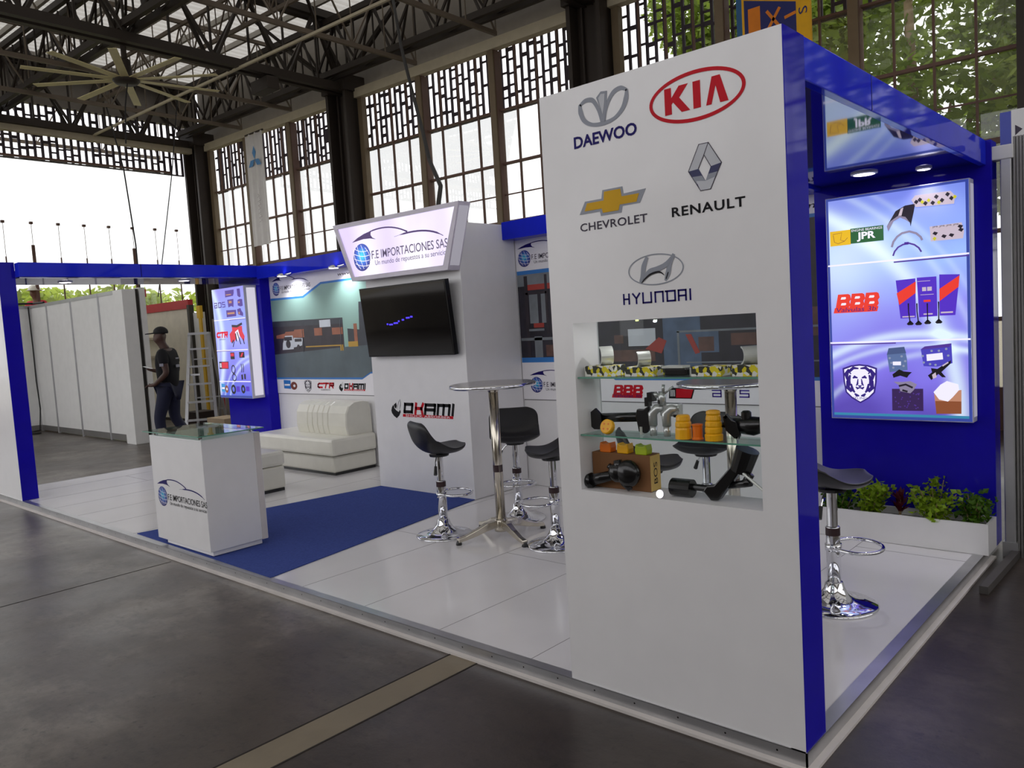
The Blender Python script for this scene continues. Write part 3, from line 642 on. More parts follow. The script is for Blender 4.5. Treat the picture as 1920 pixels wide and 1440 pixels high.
GLOBE = globe_mat('globe_print', 0); GLOBE_LIT = globe_mat('globe_print_lit', 1.1)
def arc(p0, p1, p2, n=12):
    return [((1-t)**2*p0[0]+2*t*(1-t)*p1[0]+t*t*p2[0], (1-t)**2*p0[1]+2*t*(1-t)*p1[1]+t*t*p2[1]) for t in [k/n for k in range(n+1)]]
def fe_logo(parent, cx, cz, R, y0, glob, ink, ink2, white, off=.0015, clip=99):
    P = lambda pts: [(cx+x*R, cz+z*R) for x, z in pts]
    MB().disc((cx,cz), R, R, y0, off).build('globe_emblem', glob, parent)
    mb = MB()
    for k, a in enumerate((-.75,-.25,.25,.75)):
        mb.ribbon(P(arc((a*.9-.25,.93*math.sqrt(max(0,1-(a*.9)**2))), (a*1.5+.1,0), (a*.75+.35,-.86*math.sqrt(max(0,1-(a*.75+.3)**2))), 8)), .045*R, y0, off*1.6)
    for a in (.55,.2,-.15,-.5): 
        hw = math.sqrt(max(0,1-a*a))*.9; mb.ribbon(P(arc((-hw,a+.12),(0,a-.25),(hw,a-.12),8)), .045*R, y0, off*1.6)
    mb.build('globe_lines', white, parent)
    mb = MB(); mb.flat(P([(-1.04,1.19),(-.4,1.45),(.4,1.66),(1.32,1.80),(1.2,1.66),(1.18,1.5),(1.35,1.3),(1.77,1.13),(1.1,1.26),(.3,1.3)]), y0, off)
    mb.ribbon(P(arc((1.1,1.74),(3.4,2.1),(5.25,1.24))), [.06*R]+[.1*R]*11+[.14*R], y0, off); mb.ribbon(P(arc((3.82,1.06),(7.2,1.45),(8.82,.55))), [.02*R]*2+[.12*R]*9+[.05*R]*2, y0, off)
    mb.build('car_outline', ink, parent)
    if clip > 9: 
        word('wordmark', 'F.E IMPORTACIONES SAS', cx+1.16*R, cz-.24*R, cx+9.2*R, cz+.36*R, y0, ink2, parent, off, weight=.006)
        word('tagline', 'Un mundo de repuestos a su servicio', cx+1.5*R, cz-.82*R, cx+9.0*R, cz-.36*R, y0, ink2, parent, off)
    else:
        word('wordmark', 'F.E IMPORTACIONES SAS', cx+1.16*R, cz-.24*R, cx+9.2*R, cz+.36*R, y0, ink2, parent, off, weight=.006)
        word('tagline', 'Un mundo de repuestos a su servicio', cx+1.5*R, cz-.82*R, cx+9.0*R, cz-.36*R, y0, ink2, parent, off)
def okami(parent, x0, z0, x1, z1, y0, off=.0015):
    w_, h = x1-x0, z1-z0; P = lambda pts: [(x0+a*w_, z0+b*h) for a, b in pts]
    mb = MB(); mb.flat(P([(.0,.40),(.015,.58),(.035,.70),(.05,.66),(.055,.54),(.085,.42),(.125,.34),(.15,.48),(.158,.34),(.13,.15),(.085,0),(.04,.12),(.01,.26)]), y0, off)
    mb.flat(P([(.05,.72),(.09,.84),(.10,.66),(.085,.52),(.065,.56)]), y0, off); mb.ribbon(P([(.105,.5),(.12,.72),(.14,.9),(.16,1.02),(.168,.86),(.158,.66),(.145,.5)]), [.003*w_,.006*w_,.006*w_,.004*w_,.006*w_,.008*w_,.004*w_], y0, off); mb.build('wolf_emblem', K_black, parent)
    sw = .165*h; sh = .022
    def S(lines): return [[(x0+(a+sh*(b-.3)/.5)*w_, z0+b*h) for a, b in ln] for ln in lines]
    mb = MB(); mb.strokes(S([[(.22,.37),(.34,.37),(.34,.77),(.22,.77),(.22,.37)], [(.555,.33),(.555,.77),(.70,.77),(.70,.33)], [(.555,.52),(.70,.52)], [(.75,.33),(.75,.77),(.92,.77),(.92,.33)], [(.835,.77),(.835,.33)], [(.975,.33),(.975,.80)]]), sw, y0, off); mb.build('wordmark', K_black, parent)
    mb = MB(); mb.strokes(S([[(.40,.33),(.40,.80)], [(.41,.57),(.49,.57),(.51,.80)], [(.49,.57),(.51,.33)]]), sw, y0, off); mb.build('red_letter', K_red, parent)
    mb = MB(); mb.flat(P([(.19,.10),(.98,.10),(.985,.25),(.195,.25)]), y0, off); mb.build('red_bar', K_red, parent)
    word('small_wordmark', 'SHOCK ABSORBER', x0+.24*w_, z0+.12*h, x0+.94*w_, z0+.225*h, y0, K_white, parent, off*2)
def lion_shield(parent, cx, cz, hw, hh, y0, edge, face, off=.0015):
    P = lambda pts: [(cx+a*hw, cz+b*hh) for a, b in pts]
    sh = [(-1,.8),(-.5,.95),(0,1),(.5,.95),(1,.8),(.96,.1),(.85,-.45),(.5,-.75),(0,-1),(-.5,-.75),(-.85,-.45),(-.96,.1)]
    MB().flat(P(sh), y0, off).build('shield_edge', edge, parent)
    MB().flat(P([(a*.9, b*.92) for a, b in sh]), y0, off*1.8).build('shield_face', face, parent)
    mb = MB()
    for sg in (-1,1):
        Q = lambda pts: P([(sg*a, b) for a, b in pts])
        for pts, wd in (([(.05,.78),(.35,.82),(.62,.62),(.5,.5)],.1), ([(.62,.75),(.78,.5),(.72,.2)],.14), ([(.55,.45),(.66,.15),(.55,-.1)],.12), ([(.74,.15),(.7,-.2),(.5,-.42)],.13), ([(.5,.0),(.45,-.3),(.3,-.45)],.1), ([(.12,.3),(.3,.36),(.4,.28)],.09), ([(.1,.25),(.14,-.02),(.22,-.1)],.06), ([(.0,-.2),(.15,-.24),(.24,-.16)],.07), ([(.32,-.5),(.2,-.6),(.05,-.62)],.09)):
            mb.ribbon(Q(pts), [wd*hw*.8, wd*hw*2.0, wd*hw*.8] if len(pts) == 3 else [wd*hw*.8, wd*hw*1.9, wd*hw*1.9, wd*hw*.7], y0, off*2.6)
    mb.flat(P([(-.14,-.08),(.14,-.08),(0,-.2)]), y0, off*2.6)
    mb.build('lion_face', edge, parent)
    word('shield_name', 'FELINO', cx-.42*hw, cz-.80*hh, cx+.42*hw, cz-.68*hh, y0, edge, parent, off*2.6)
def bbb(parent, x0, z0, x1, z1, y0, red, white, ink, off=.0015):
    w_, h = x1-x0, z1-z0; P = lambda a, b: (x0+a*w_, z0+b*h)
    mb = MB(); mb.flat([P(0,.02),P(.96,.02),P(.99,.28),P(.03,.30)], y0, off)
    for k in range(3):
        a = .05+k*.31; mb.flat([P(a,.28),P(a+.29,.28),P(a+.33,.42),P(a+.31,.6),P(a+.35,.72),P(a+.33,.94),P(a+.29,1),P(a+.06,1)], y0, off)
    mb.build('red_letters', red, parent)
    mb = MB()
    for k in range(3):
        a = .17+k*.31
        for b in (.42,.73): mb.flat([P(a,b),P(a+.1,b),P(a+.12,b+.06),P(a+.11,b+.12),P(a+.02,b+.12)], y0, off*2)
    mb.build('letter_counters', white, parent)
    word('small_wordmark', 'Valvulas 3b', x0+.07*w_, z0+.06*h, x0+.94*w_, z0+.30*h, y0, ink, parent, off*2, shear=.15)
def ctr(parent, x0, z0, x1, z1, y0, red, ink, off=.0015):
    w_, h = x1-x0, z1-z0; S = lambda ls: [[(x0+(a+.06*b)*w_, z0+b*h) for a, b in l] for l in ls]
    mb = MB(); mb.strokes(S([[(.30,.80),(.10,.80),(.04,.68),(.04,.44),(.10,.36),(.28,.36)], [(.36,.82),(.62,.82)], [(.50,.82),(.46,.34)], [(.68,.34),(.70,.82),(.90,.82),(.90,.58),(.72,.58)], [(.80,.58),(.88,.34)]]), .20*h, y0, off); mb.build('red_letters', red, parent)
    word('small_wordmark', 'SUSPENSION', x0+.22*w_, z0, x0+.74*w_, z0+.16*h, y0, ink, parent, off)
def ads(parent, x0, z0, x1, z1, y0, m, off=.0015):
    w_, h = x1-x0, z1-z0; S = lambda ls: [[(x0+a*w_, z0+b*h) for a, b in l] for l in ls]
    MB().strokes(S([[(.04,.9),(.26,.9),(.26,.1),(.05,.1),(.05,.5),(.26,.5)], [(.39,.1),(.39,.9),(.58,.9),(.63,.8),(.63,.2),(.58,.1),(.39,.1)], [(.95,.9),(.74,.9),(.74,.52),(.95,.52),(.95,.1),(.73,.1)]]), .16*h, y0, off).build('wordmark', m, parent)
def redblock(parent, x0, z0, x1, z1, y0, red, black, white, off=.0015, sl=.03):
    MB().flat([(x0,z0),(x1-sl,z0),(x1,z1),(x0+sl*.3,z1)], y0, off).build('black_block', black, parent)
    w_ = x1-x0; h = z1-z0; MB().flat([(x0+.28*w_,z0+.08*h),(x1-sl-.03*w_,z0+.08*h),(x1-.05*w_,z1-.08*h),(x0+.3*w_,z1-.08*h)], y0, off*2).build('red_block', red, parent)
    mb = MB()
    for k in range(4): mb.rect(x0+(.07+.05*k)*w_, z0+.2*h, x0+(.09+.05*k)*w_, z1-.2*h, y0, off*2)
    mb.build('white_bars', white, parent)
def pfi(parent, x0, z0, x1, z1, y0, blue, brown, white, off=.0015):
    w_, h = x1-x0, z1-z0
    MB().flat([(x0,z0+.15*h),(x0+.52*w_,z0+.1*h),(x0+.52*w_,z1-.04*h),(x0,z1)], y0, off).build('blue_square', blue, parent)
    mb = MB(); mb.rect(x0+.06*w_, z0+.42*h, x0+.46*w_, z0+.6*h, y0, off*2); mb.build('white_bars', white, parent)
    MB().disc((x0+.76*w_, z0+.42*h), .24*w_, .4*h, y0, off*1.6).build('brake_disc_print', brown, parent)
    MB().disc((x0+.80*w_, z0+.42*h), .08*w_, .14*h, y0, off*2.6).build('disc_hub_print', white, parent)
# ------------------------------------------------------------------ tall display panel with the vitrine (right front)
t = thing('display_panel', 'tall glossy white display panel with car maker logos and a glazed vitrine', 'display panel', (-.5,.085,0))
PANEL = t
hx0, hx1, hz0, hz1 = -.894, -.121, .82, 1.495
mb = MB(); mb.box((-1.0,0,.001),(hx0,.17,2.4)); mb.box((hx1,0,.001),(0,.17,2.4)); mb.box((hx0,0,.001),(hx1,.17,hz0)); mb.box((hx0,0,hz1),(hx1,.17,2.4)); mb.build('body', W_lam, t)
mb = MB(); mb.box((0,0.001,.003),(.003,.17,2.4)); mb.build('side_skin', B_vinyl, t)['label'] = 'glossy blue side of the panel'
M_shelf = glassy('shelf_glass', (.86,.95,.92), .12); M_glass = glassy('clear_glass', (.95,.98,.97), .0, refl=.22)
M_gedge = mat('glass_edge_green', (96,150,130), .15, emit=.0)
for z in (1.272,1.04):
    g = MB().box((hx0+.002,.012,z),(hx1-.002,.16,z+.006)).build('glass_shelf', M_shelf, t)
    MB().box((hx0+.002,.0108,z),(hx1-.002,.012,z+.006)).build('shelf_edge', M_gedge, g)
mb = MB(); mb.box((hx0,.163,hz0),(hx1,.167,hz1)); mb.build('back_glass', M_glass, t)
Y = 0.0
# shell emblem
def smooth(pts, ws, n=5):
    P_, W_ = [], []
    for i in range(len(pts)-1):
        p0, p1, p2, p3 = pts[max(i-1,0)], pts[i], pts[i+1], pts[min(i+2,len(pts)-1)]
        for k in range(n):
            q = k/n; c = [.5*(2*p1[d]+(p2[d]-p0[d])*q+(2*p0[d]-5*p1[d]+4*p2[d]-p3[d])*q*q+(3*p1[d]-p0[d]-3*p2[d]+p3[d])*q**3) for d in (0,1)]
            P_.append(tuple(c)); W_.append(ws[i]*(1-q)+ws[i+1]*q)
    return P_+[pts[-1]], W_+[ws[-1]]
cx, cz = -.693, 2.297
mb = MB()
mb.ribbon(*smooth([(-.80,2.326),(-.775,2.338),(-.745,2.335),(-.728,2.318),(-.712,2.285),(-.703,2.245)], [.010,.016,.018,.016,.014,.010]), Y)
mb.ribbon(*smooth([(-.585,2.335),(-.610,2.348),(-.640,2.342),(-.663,2.320),(-.682,2.285),(-.690,2.245)], [.010,.016,.018,.016,.014,.010]), Y)
mb.ribbon(*smooth([(-.80,2.330),(-.798,2.300),(-.782,2.265),(-.745,2.243),(-.695,2.238),(-.645,2.246),(-.608,2.272),(-.590,2.305),(-.585,2.338)], [.012,.022,.018,.014,.016,.014,.018,.022,.010]), Y)
mb.flat([(-.722,2.338),(-.700,2.356),(-.672,2.352),(-.676,2.31),(-.690,2.245),(-.704,2.245),(-.708,2.30)], Y, .002); mb.build('shell_emblem', K_silver, t)['label'] = 'silver shell shaped emblem'
mb = MB(); mb.flat([(-.712,2.334),(-.700,2.346),(-.682,2.344),(-.686,2.31),(-.695,2.27),(-.704,2.30)], Y, .003); mb.build('emblem_shine', K_silver_l, t)
word('wordmark', 'DAEWOO', -.838, 2.168, -.550, 2.214, Y, K_navy, t, weight=.028, label='navy wordmark under the shell emblem')
# red oval
mb = MB(); mb.ring((-.309,2.25), .184, .086, .013, Y, .0015, 64)
def px(pts): return pts
mb.flat([(-.430,2.298),(-.403,2.298),(-.403,2.262),(-.372,2.298),(-.336,2.298),(-.372,2.258),(-.331,2.207),(-.364,2.207),(-.397,2.247),(-.403,2.240),(-.403,2.207),(-.430,2.207)], Y)
mb.rect(-.318,2.207,-.290,2.298,Y)
mb.flat([(-.270,2.207),(-.246,2.298),(-.216,2.298),(-.188,2.207),(-.218,2.207),(-.233,2.268),(-.250,2.207)], Y)
mb.build('red_oval_emblem', K_red, t)['label'] = 'red oval emblem with three letters'
# diamond
L_, R_, T_, Bz = -.348, -.222, 2.084, 1.927; zc = 2.003
mb = MB(); mb.flat([(L_,zc-.004),(-.304,T_),(-.268,T_),(R_,zc+.006),(-.262,zc),(-.286,2.046),(-.309,zc-.001)], Y); mb.build('diamond_upper', K_silver_l, t)
mb = MB(); mb.flat([(L_,zc-.004),(-.309,zc-.001),(-.284,1.957),(-.262,zc),(R_,zc+.006),(-.266,Bz),(-.304,Bz)], Y); mb.build('diamond_lower', K_silver_d, t)
mb = MB(); mb.flat([(-.334,1.978),(-.297,1.977),(-.284,1.957),(-.272,1.979),(-.235,1.982),(-.2515,1.955),(-.285,1.955),(-.3185,1.951)], Y, .0018); mb.build('diamond_mid', K_silver, t)
mb = MB(); mb.flat([(-.319,1.962),(-.284,1.957),(-.248,1.965),(-.266,Bz),(-.304,Bz)], Y, .002); mb.build('diamond_tip', K_silver_l, t)
mb = MB(); mb.strokes([[(L_,zc-.004),(-.304,T_),(-.268,T_),(R_,zc+.006),(-.266,Bz),(-.304,Bz),(L_,zc-.004)], [(-.309,zc),(-.286,2.046),(-.262,zc)], [(-.286,2.046),(-.268,T_)]], .002, Y, .0025); mb.build('diamond_outline', K_grey, t)
word('wordmark', 'RENAULT', -.421, 1.851, -.142, 1.885, Y, K_black, t, weight=.022, spacing=1.12, label='black wordmark under the silver diamond')
# bow tie
mb = MB(); mb.flat([(-.829,1.915),(-.800,1.962),(-.722,1.962),(-.716,1.993),(-.625,1.993),(-.621,1.966),(-.524,1.970),(-.552,1.922),(-.628,1.922),(-.634,1.898),(-.728,1.898),(-.732,1.915)], Y); mb.build('bow_tie_border', K_silver, t)
mb = MB(); mb.flat([(-.803,1.925),(-.790,1.954),(-.712,1.954),(-.708,1.986),(-.634,1.986),(-.630,1.957),(-.553,1.957),(-.566,1.928),(-.640,1.928),(-.646,1.908),(-.718,1.908),(-.722,1.925)], Y, .0025); mb.build('bow_tie_emblem', K_gold, t)['label'] = 'gold bow tie emblem'
word('wordmark', 'CHEVROLET', -.829, 1.849, -.523, 1.880, Y, K_grey, t, weight=.012, spacing=1.05, label='grey wordmark under the gold bow tie')
# slanted H oval
mb = MB(); mb.ring((-.500,1.674), .117, .057, .0045, Y, .0015, 56)
mb.ribbon(*smooth([(-.566,1.632),(-.555,1.655),(-.548,1.69),(-.532,1.722)], [.010,.018,.020,.012]), Y, .002)
mb.ribbon(*smooth([(-.420,1.722),(-.438,1.69),(-.448,1.655),(-.460,1.630)], [.012,.018,.020,.008]), Y, .002)
mb.ribbon(*smooth([(-.560,1.64),(-.525,1.668),(-.490,1.675),(-.455,1.688),(-.425,1.718)], [.004,.018,.020,.018,.004]), Y, .0025); mb.build('slanted_letter_emblem', K_silver, t)['label'] = 'silver oval emblem with a slanted letter'
mb = MB(); mb.ribbon(*smooth([(-.560,1.630),(-.525,1.656),(-.485,1.664),(-.462,1.650)], [.003,.007,.007,.002]), Y, .003); mb.ribbon([(-.446,1.66),(-.456,1.636)], .004, Y, .003); mb.build('emblem_shade', K_dark, t)
x0, zb_, wv, hv = -.649, 1.554, .293, .040
S = lambda ls: [[(x0+a*wv, zb_+b*hv) for a, b in l] for l in ls]
mb = MB(); mb.strokes(S([[(.02,.06),(.02,.94)],[(.10,.06),(.10,.94)],[(.02,.5),(.10,.5)], [(.16,.94),(.21,.5),(.26,.94)],[(.21,.5),(.21,.06)], [(.31,.94),(.31,.06),(.43,.06),(.43,.94)], [(.49,.06),(.49,.94),(.60,.94),(.60,.06)], [(.66,.94),(.66,.06),(.77,.06),(.77,.94),(.64,.94)], [(.82,.06),(.82,.94),(.92,.94),(.92,.06)],[(.82,.45),(.92,.45)], [(.98,.06),(.98,.94)]]), .0064, Y); mb.build('wordmark', K_navy, t)['label'] = 'navy angular wordmark under the oval emblem'
# left tall panel
t = thing('display_panel', 'tall panel with glossy blue side at the far left front of the stand', 'display panel', (-8.6,.06,0))
mb = MB(); mb.box((-9.05,0.002,.003),(-8.13,.155,2.44)); mb.build('body', W_lam, t)
mb = MB(); mb.box((-8.13,0.002,.003),(-8.126,.155,2.44)); mb.build('side_skin', B_vinyl, t)
# ------------------------------------------------------------------ canopies, beams, end walls
def bay(side):
    s = 1 if side == 'right' else -1
    nm = 'right' if side == 'right' else 'left'
    X = (lambda x: x) if side == 'right' else (lambda x: -9.0-x)
    def bx(a, b):
        x0, x1 = sorted((X(a[0]), X(b[0]))); return MB().box((x0,a[1],a[2]),(x1,b[1],b[2]))
    for nmx, a, b, lb in (('outer', (-.035,.17,2.258),(.003,2.83,2.4), 'along the outer edge'), ('inner', (-1.0,.17,2.25),(-.95,2.83,2.4), 'along the inner edge')):
        z0 = 2.258 if side == 'right' else 2.285
        if side == 'left' and nmx == 'inner': b = (-.87,)+b[1:]; a = (a[0],.156)+a[2:]
        o = bx((a[0],a[1],z0),(b[0],b[1],2.4 if side == 'right' else 2.43)).build('canopy_beam', B_beam, bevel=.004)
        tag(o, 'glossy blue canopy beam %s of the %s bay' % (lb, nm), 'beam', 'canopy beams')
    mb = MB()
    o = bx((-.95,.17,2.275),(-.035,2.83,2.30)).build('canopy_ceiling', mat('canopy_gloss', (30,34,140), .04, ior=2.6)); tag(o, 'glossy blue canopy ceiling over the %s bay' % nm, 'canopy')
    t = thing('end_wall', 'blue gloss back wall of the %s bay behind its lightbox' % nm, 'wall panel', (X(-.5),2.9,0))
    bx((-1.0,2.83,.003),(.03,2.968,2.4)).build('panel', B_vinyl, t, bevel=.003)
bay('right'); bay('left')
mb = MB(); mb.box((-.002,.838,2.26),(.0045,.842,2.398)); o = mb.build('beam_joint', K_navy); tag(o, 'dark joint line on the outer blue beam of the right bay', 'joint')
o = MB().box((-8.003,1.37,2.287),(-7.996,1.376,2.428)).build('beam_joint', K_navy); tag(o, 'dark joint line on the inner blue beam of the left bay', 'joint')
def downlight(loc, label, e=14, r=.06):
    t = thing('downlight', label, 'light', loc, group='recessed downlights')
    x, y, z = loc
    MB().lathe([(r*1.25,0),(r*1.25,-.008),(r,-.012),(r,-.004)], loc, 20, cap=False).build('rim', mat('lamp_rim', (220,220,226), .4), t, world=True)
    MB().lathe([(0.001,-.012),(r*.7,-.014),(r,-.008)], loc, 20, cap=False).build('lens', mat('lamp_lens', (255,250,255), .4, emit=9., erg=(255,244,255), var=0), t, smooth=True)
    ld = bpy.data.lights.new('downlight_glow', 'SPOT'); ld.energy = e; ld.spot_size = math.radians(115); ld.spot_blend = .6; ld.shadow_soft_size = .05; ld.color = (.93,.93,1)
    lo = bpy.data.objects.new('bulb', ld); COL.objects.link(lo); lo.parent = t; lo.location = (0,0,-.03)
downlight((-.561,2.474,2.275), 'bright round downlight in the right canopy above the lightbox', 16)
downlight((-.284,2.66,2.275), 'dim round downlight close to the right lightbox edge', 8, .035)
downlight((-8.505,.748,2.275), 'round downlight in the left canopy near the front post', 16)
downlight((-8.292,1.999,2.275), 'round downlight in the left canopy near its lightbox', 16)
# ------------------------------------------------------------------ back wall valance + arm lamps
for x0, x1, lb in ((-8.0,-5.105,'blue valance beam over the white backdrop left of the screen tower'), (-3.8,-1.0,'blue valance beam over the backdrops right of the screen tower')):
    o = MB().box((x0,2.80,2.262),(x1,2.968,2.42)).build('valance_beam', B_beam, bevel=.003); tag(o, lb, 'beam')
def armlamp(x, label):
    loc = (x,2.79,2.25)
    t = thing('arm_lamp', label, 'light', loc, group='arm lamps above the backdrop')
    MB().tube([(x+.14,2.81,2.275),(x+.07,2.78,2.262),(x,2.76,2.255)], .007, 7).build('arm', M_chrome, t)
    MB().lathe([(.03,.025),(.055,.01),(.06,-.004),(.056,-.008)], (x,2.755,2.25), 18, cap=False).build('head', M_chrome, t, smooth=True)
    MB().lathe([(.001,-.011),(.054,-.009)], (x,2.755,2.25), 18, cap=False).build('lens', MATS['lamp_lens'], t)
    ld = bpy.data.lights.new('arm_lamp_glow', 'SPOT'); ld.energy = 14; ld.spot_size = math.radians(120); ld.spot_blend = .7; ld.shadow_soft_size = .04; ld.color = (.95,.96,1)
    lo = bpy.data.objects.new('bulb', ld); COL.objects.link(lo); lo.parent = t; lo.location = (0,-.035,-.03); lo.rotation_euler = (math.radians(28),0,0)
armlamp(-7.36, 'left arm lamp shining on the logo of the left backdrop'); armlamp(-6.31, 'right arm lamp above the left backdrop beside the sign')
# ------------------------------------------------------------------ back wall and printed backdrops
t = thing('back_wall', 'white lower back wall of the stand below the printed backdrops', 'wall panel', (-4.5,3.0,0))
MB().box((-8.0,2.972,.003),(-1.0,3.02,2.4)).build('panel', W_lam, t)
P_sky = mat('print_sky', (142,178,168), .4, var=.12, vscale=.8); P_shed = mat('print_shed', (44,36,44), .4, var=.4, vscale=5); P_roof = mat('print_roof', (52,56,64), .4, var=.2)
P_tar = mat('print_tarmac', (84,98,104), .4, var=.22, vscale=2.5); P_or = mat('print_orange', (156,94,68), .4, var=.2); P_yl = mat('print_yellow', (186,146,50), .4); P_wh = mat('print_white', (206,212,220), .4); P_gr = mat('print_grey', (120,126,132), .4, var=.2)
P_blueline = mat('print_blue', (44,120,196), .4); P_dark = mat('print_dark', (36,32,44), .4, var=.5, vscale=9); P_brown = mat('print_brown', (96,66,58), .4, var=.4, vscale=8); P_bluegrey = mat('print_bluegrey', (80,98,124), .4, var=.25, vscale=6)
t = thing('printed_backdrop', 'printed backdrop with warehouse photograph and jeep left of the screen tower', 'backdrop', (-7.05,2.965,.8))
MB().box((-7.995,2.962,.806),(-5.108,2.971,2.262)).build('sheet', W_print, t); y = 2.962
o = MB().flat([(-7.99,2.012),(-7.27,2.0),(-6.88,2.135),(-5.11,2.135),(-5.11,1.12),(-6.06,1.05),(-6.215,.985),(-7.99,.985)], y).build('photo_border', P_blueline, t)
o = MB().flat([(-7.99,1.985),(-7.255,1.975),(-6.87,2.11),(-5.11,2.11),(-5.11,1.12),(-6.05,1.07),(-6.20,1.008),(-7.99,1.008)], y, .0022).build('photo_sky', P_sky, t)
MB().rect(-7.99,1.30,-6.50,1.69,y,.003).build('photo_warehouse', P_shed, t); MB().flat([(-7.99,1.65),(-6.5,1.63),(-6.5,1.70),(-7.99,1.72)], y, .0036).build('photo_roof', P_roof, t)
MB().flat([(-6.42,1.34),(-5.11,1.34),(-5.11,1.86),(-6.18,1.86),(-6.2,1.55),(-6.42,1.57)], y, .003).build('photo_side_building', P_roof, t)
MB().flat([(-7.99,1.008),(-6.20,1.008),(-6.05,1.07),(-5.11,1.12),(-5.11,1.40),(-6.5,1.36),(-7.99,1.30)], y, .0034).build('photo_yard', P_tar, t)
mb = MB(); mb.flat([(-7.92,1.50),(-7.3,1.50),(-7.3,1.60),(-7.5,1.60),(-7.52,1.58),(-7.7,1.58),(-7.72,1.56),(-7.92,1.54)], y, .0042); mb.rect(-7.08,1.51,-6.92,1.60,y,.0042); mb.rect(-6.72,1.51,-6.51,1.59,y,.0042); mb.rect(-6.30,1.40,-6.24,1.62,y,.0042); mb.build('photo_boards', P_or, t)
mb = MB(); mb.flat([(-7.80,1.355),(-7.55,1.36),(-7.53,1.44),(-7.55,1.53),(-7.72,1.53),(-7.78,1.44)], y, .0046); mb.flat([(-7.55,1.38),(-7.36,1.40),(-7.33,1.49),(-7.53,1.50)], y, .0044); mb.build('photo_jeep', P_wh, t)
mb = MB(); mb.disc((-7.66,1.425),.052,.05,y,.0052); mb.rect(-7.745,1.47,-7.57,1.515,y,.0052); mb.rect(-7.51,1.45,-7.36,1.485,y,.0052); mb.disc((-7.44,1.385),.03,.03,y,.0052); mb.build('photo_jeep_dark', P_shed, t)
mb = MB(); mb.rect(-6.96,1.605,-6.74,1.69,y,.0046); mb.build('photo_sign', P_wh, t)
mb = MB(); mb.rect(-7.28,1.375,-6.58,1.39,y,.0046); mb.rect(-6.58,1.32,-6.52,1.39,y,.0046); mb.rect(-6.42,1.36,-6.24,1.42,y,.0046); mb.build('photo_yellow_kerb', P_yl, t)
mb = MB(); mb.bar((-6.55,y-.005,1.32),(-6.55,y-.005,1.68),.008,.002); mb.bar((-7.33,y-.005,1.32),(-7.33,y-.005,1.6),.008,.002); mb.build('photo_poles', P_gr, t)
fe_logo(t, -7.845, 2.12, .082, y, GLOBE, K_navy, K_grey, K_white)
word('wordmark', 'www.feimportaciones.com', -6.53, 2.165, -5.2, 2.215, y, K_dark, t, shear=.2)
pfi(t, -7.842,.85,-7.545,.975,y,K_blue,K_brown,K_white); lion_shield(t,-7.305,.9,.075,.075,y,K_grey,K_white); ctr(t,-7.12,.85,-6.755,.955,y,K_red,K_dark); okami(t,-6.67,.842,-6.17,.955,y)
mb = MB(); mb.rect(-5.98,.84,-5.96,.92,y); mb.build('small_mark', K_dark, t)
mb = MB(); mb.rect(-7.995,.797,-5.108,.806,2.971); o = mb.build('backdrop_seam', M_seam, t)
t = thing('printed_backdrop', 'narrow printed backdrop with tool rack photograph right of the screen tower', 'backdrop', (-3.36,2.965,.8))
MB().box((-3.795,2.962,.806),(-2.935,2.971,2.262)).build('sheet', W_print, t)
MB().rect(-3.79,1.145,-2.94,1.98,y).build('photo_border', P_blueline, t); MB().rect(-3.79,1.19,-2.94,1.945,y,.0022).build('photo_ground', P_dark, t)
mb = MB(); mb.rect(-3.79,1.84,-2.94,1.945,y,.003); mb.rect(-3.66,1.5,-3.56,1.78,y,.003); mb.rect(-3.52,1.5,-3.44,1.78,y,.003); mb.rect(-3.40,1.5,-3.2,1.75,y,.003); mb.build('photo_wall', P_gr, t)
mb = MB(); mb.rect(-3.7,1.80,-3.0,1.85,y,.0036); mb.rect(-3.62,1.46,-3.5,1.5,y,.0036); mb.build('photo_red_rail', mat('print_red', (164,58,48), .4), t)
mb = MB(); mb.rect(-3.80+.02,1.345,-2.94,1.37,y,.0042); mb.rect(-3.62,1.19,-3.53,1.38,y,.0042); mb.rect(-3.68,1.43,-3.5,1.45,y,.0042); mb.build('photo_rails', P_gr, t)
mb = MB(); mb.rect(-3.71,1.19,-3.67,1.93,y,.004); mb.rect(-3.47,1.40,-3.44,1.93,y,.004); mb.rect(-3.7,1.76,-3.45,1.78,y,.004); mb.build('photo_rack', P_shed, t)
MB().rect(-3.49,1.2,-3.36,1.30,y,.0046).build('photo_box', P_brown, t)
fe_logo(t, -3.69, 2.09, .075, y, GLOBE, K_navy, K_grey, K_white); fe_logo(t, -3.63, .94, .072, y, GLOBE, K_navy, K_grey, K_white)
MB().rect(-3.795,.797,-2.935,.806,2.971).build('backdrop_seam', M_seam, t)
t = thing('printed_backdrop', 'printed backdrop with stockroom photograph seen through the vitrine', 'backdrop', (-1.96,2.965,.8))
MB().box((-2.925,2.962,.806),(-1.005,2.971,2.262)).build('sheet', W_print, t)
MB().flat([(-2.92,2.135),(-1.01,2.135),(-1.01,.985),(-2.76,.985),(-2.815,1.02),(-2.92,1.07)], y).build('photo_border', P_blueline, t)
MB().flat([(-2.92,2.11),(-1.01,2.11),(-1.01,1.01),(-2.75,1.01),(-2.80,1.04),(-2.92,1.09)], y, .0022).build('photo_ground', P_dark, t)
mb = MB(); mb.rect(-2.28,1.06,-1.95,1.50,y,.003); mb.rect(-1.95,1.2,-1.8,1.36,y,.003); mb.rect(-1.5,1.5,-1.1,1.9,y,.003); mb.build('photo_cabinet', P_bluegrey, t)
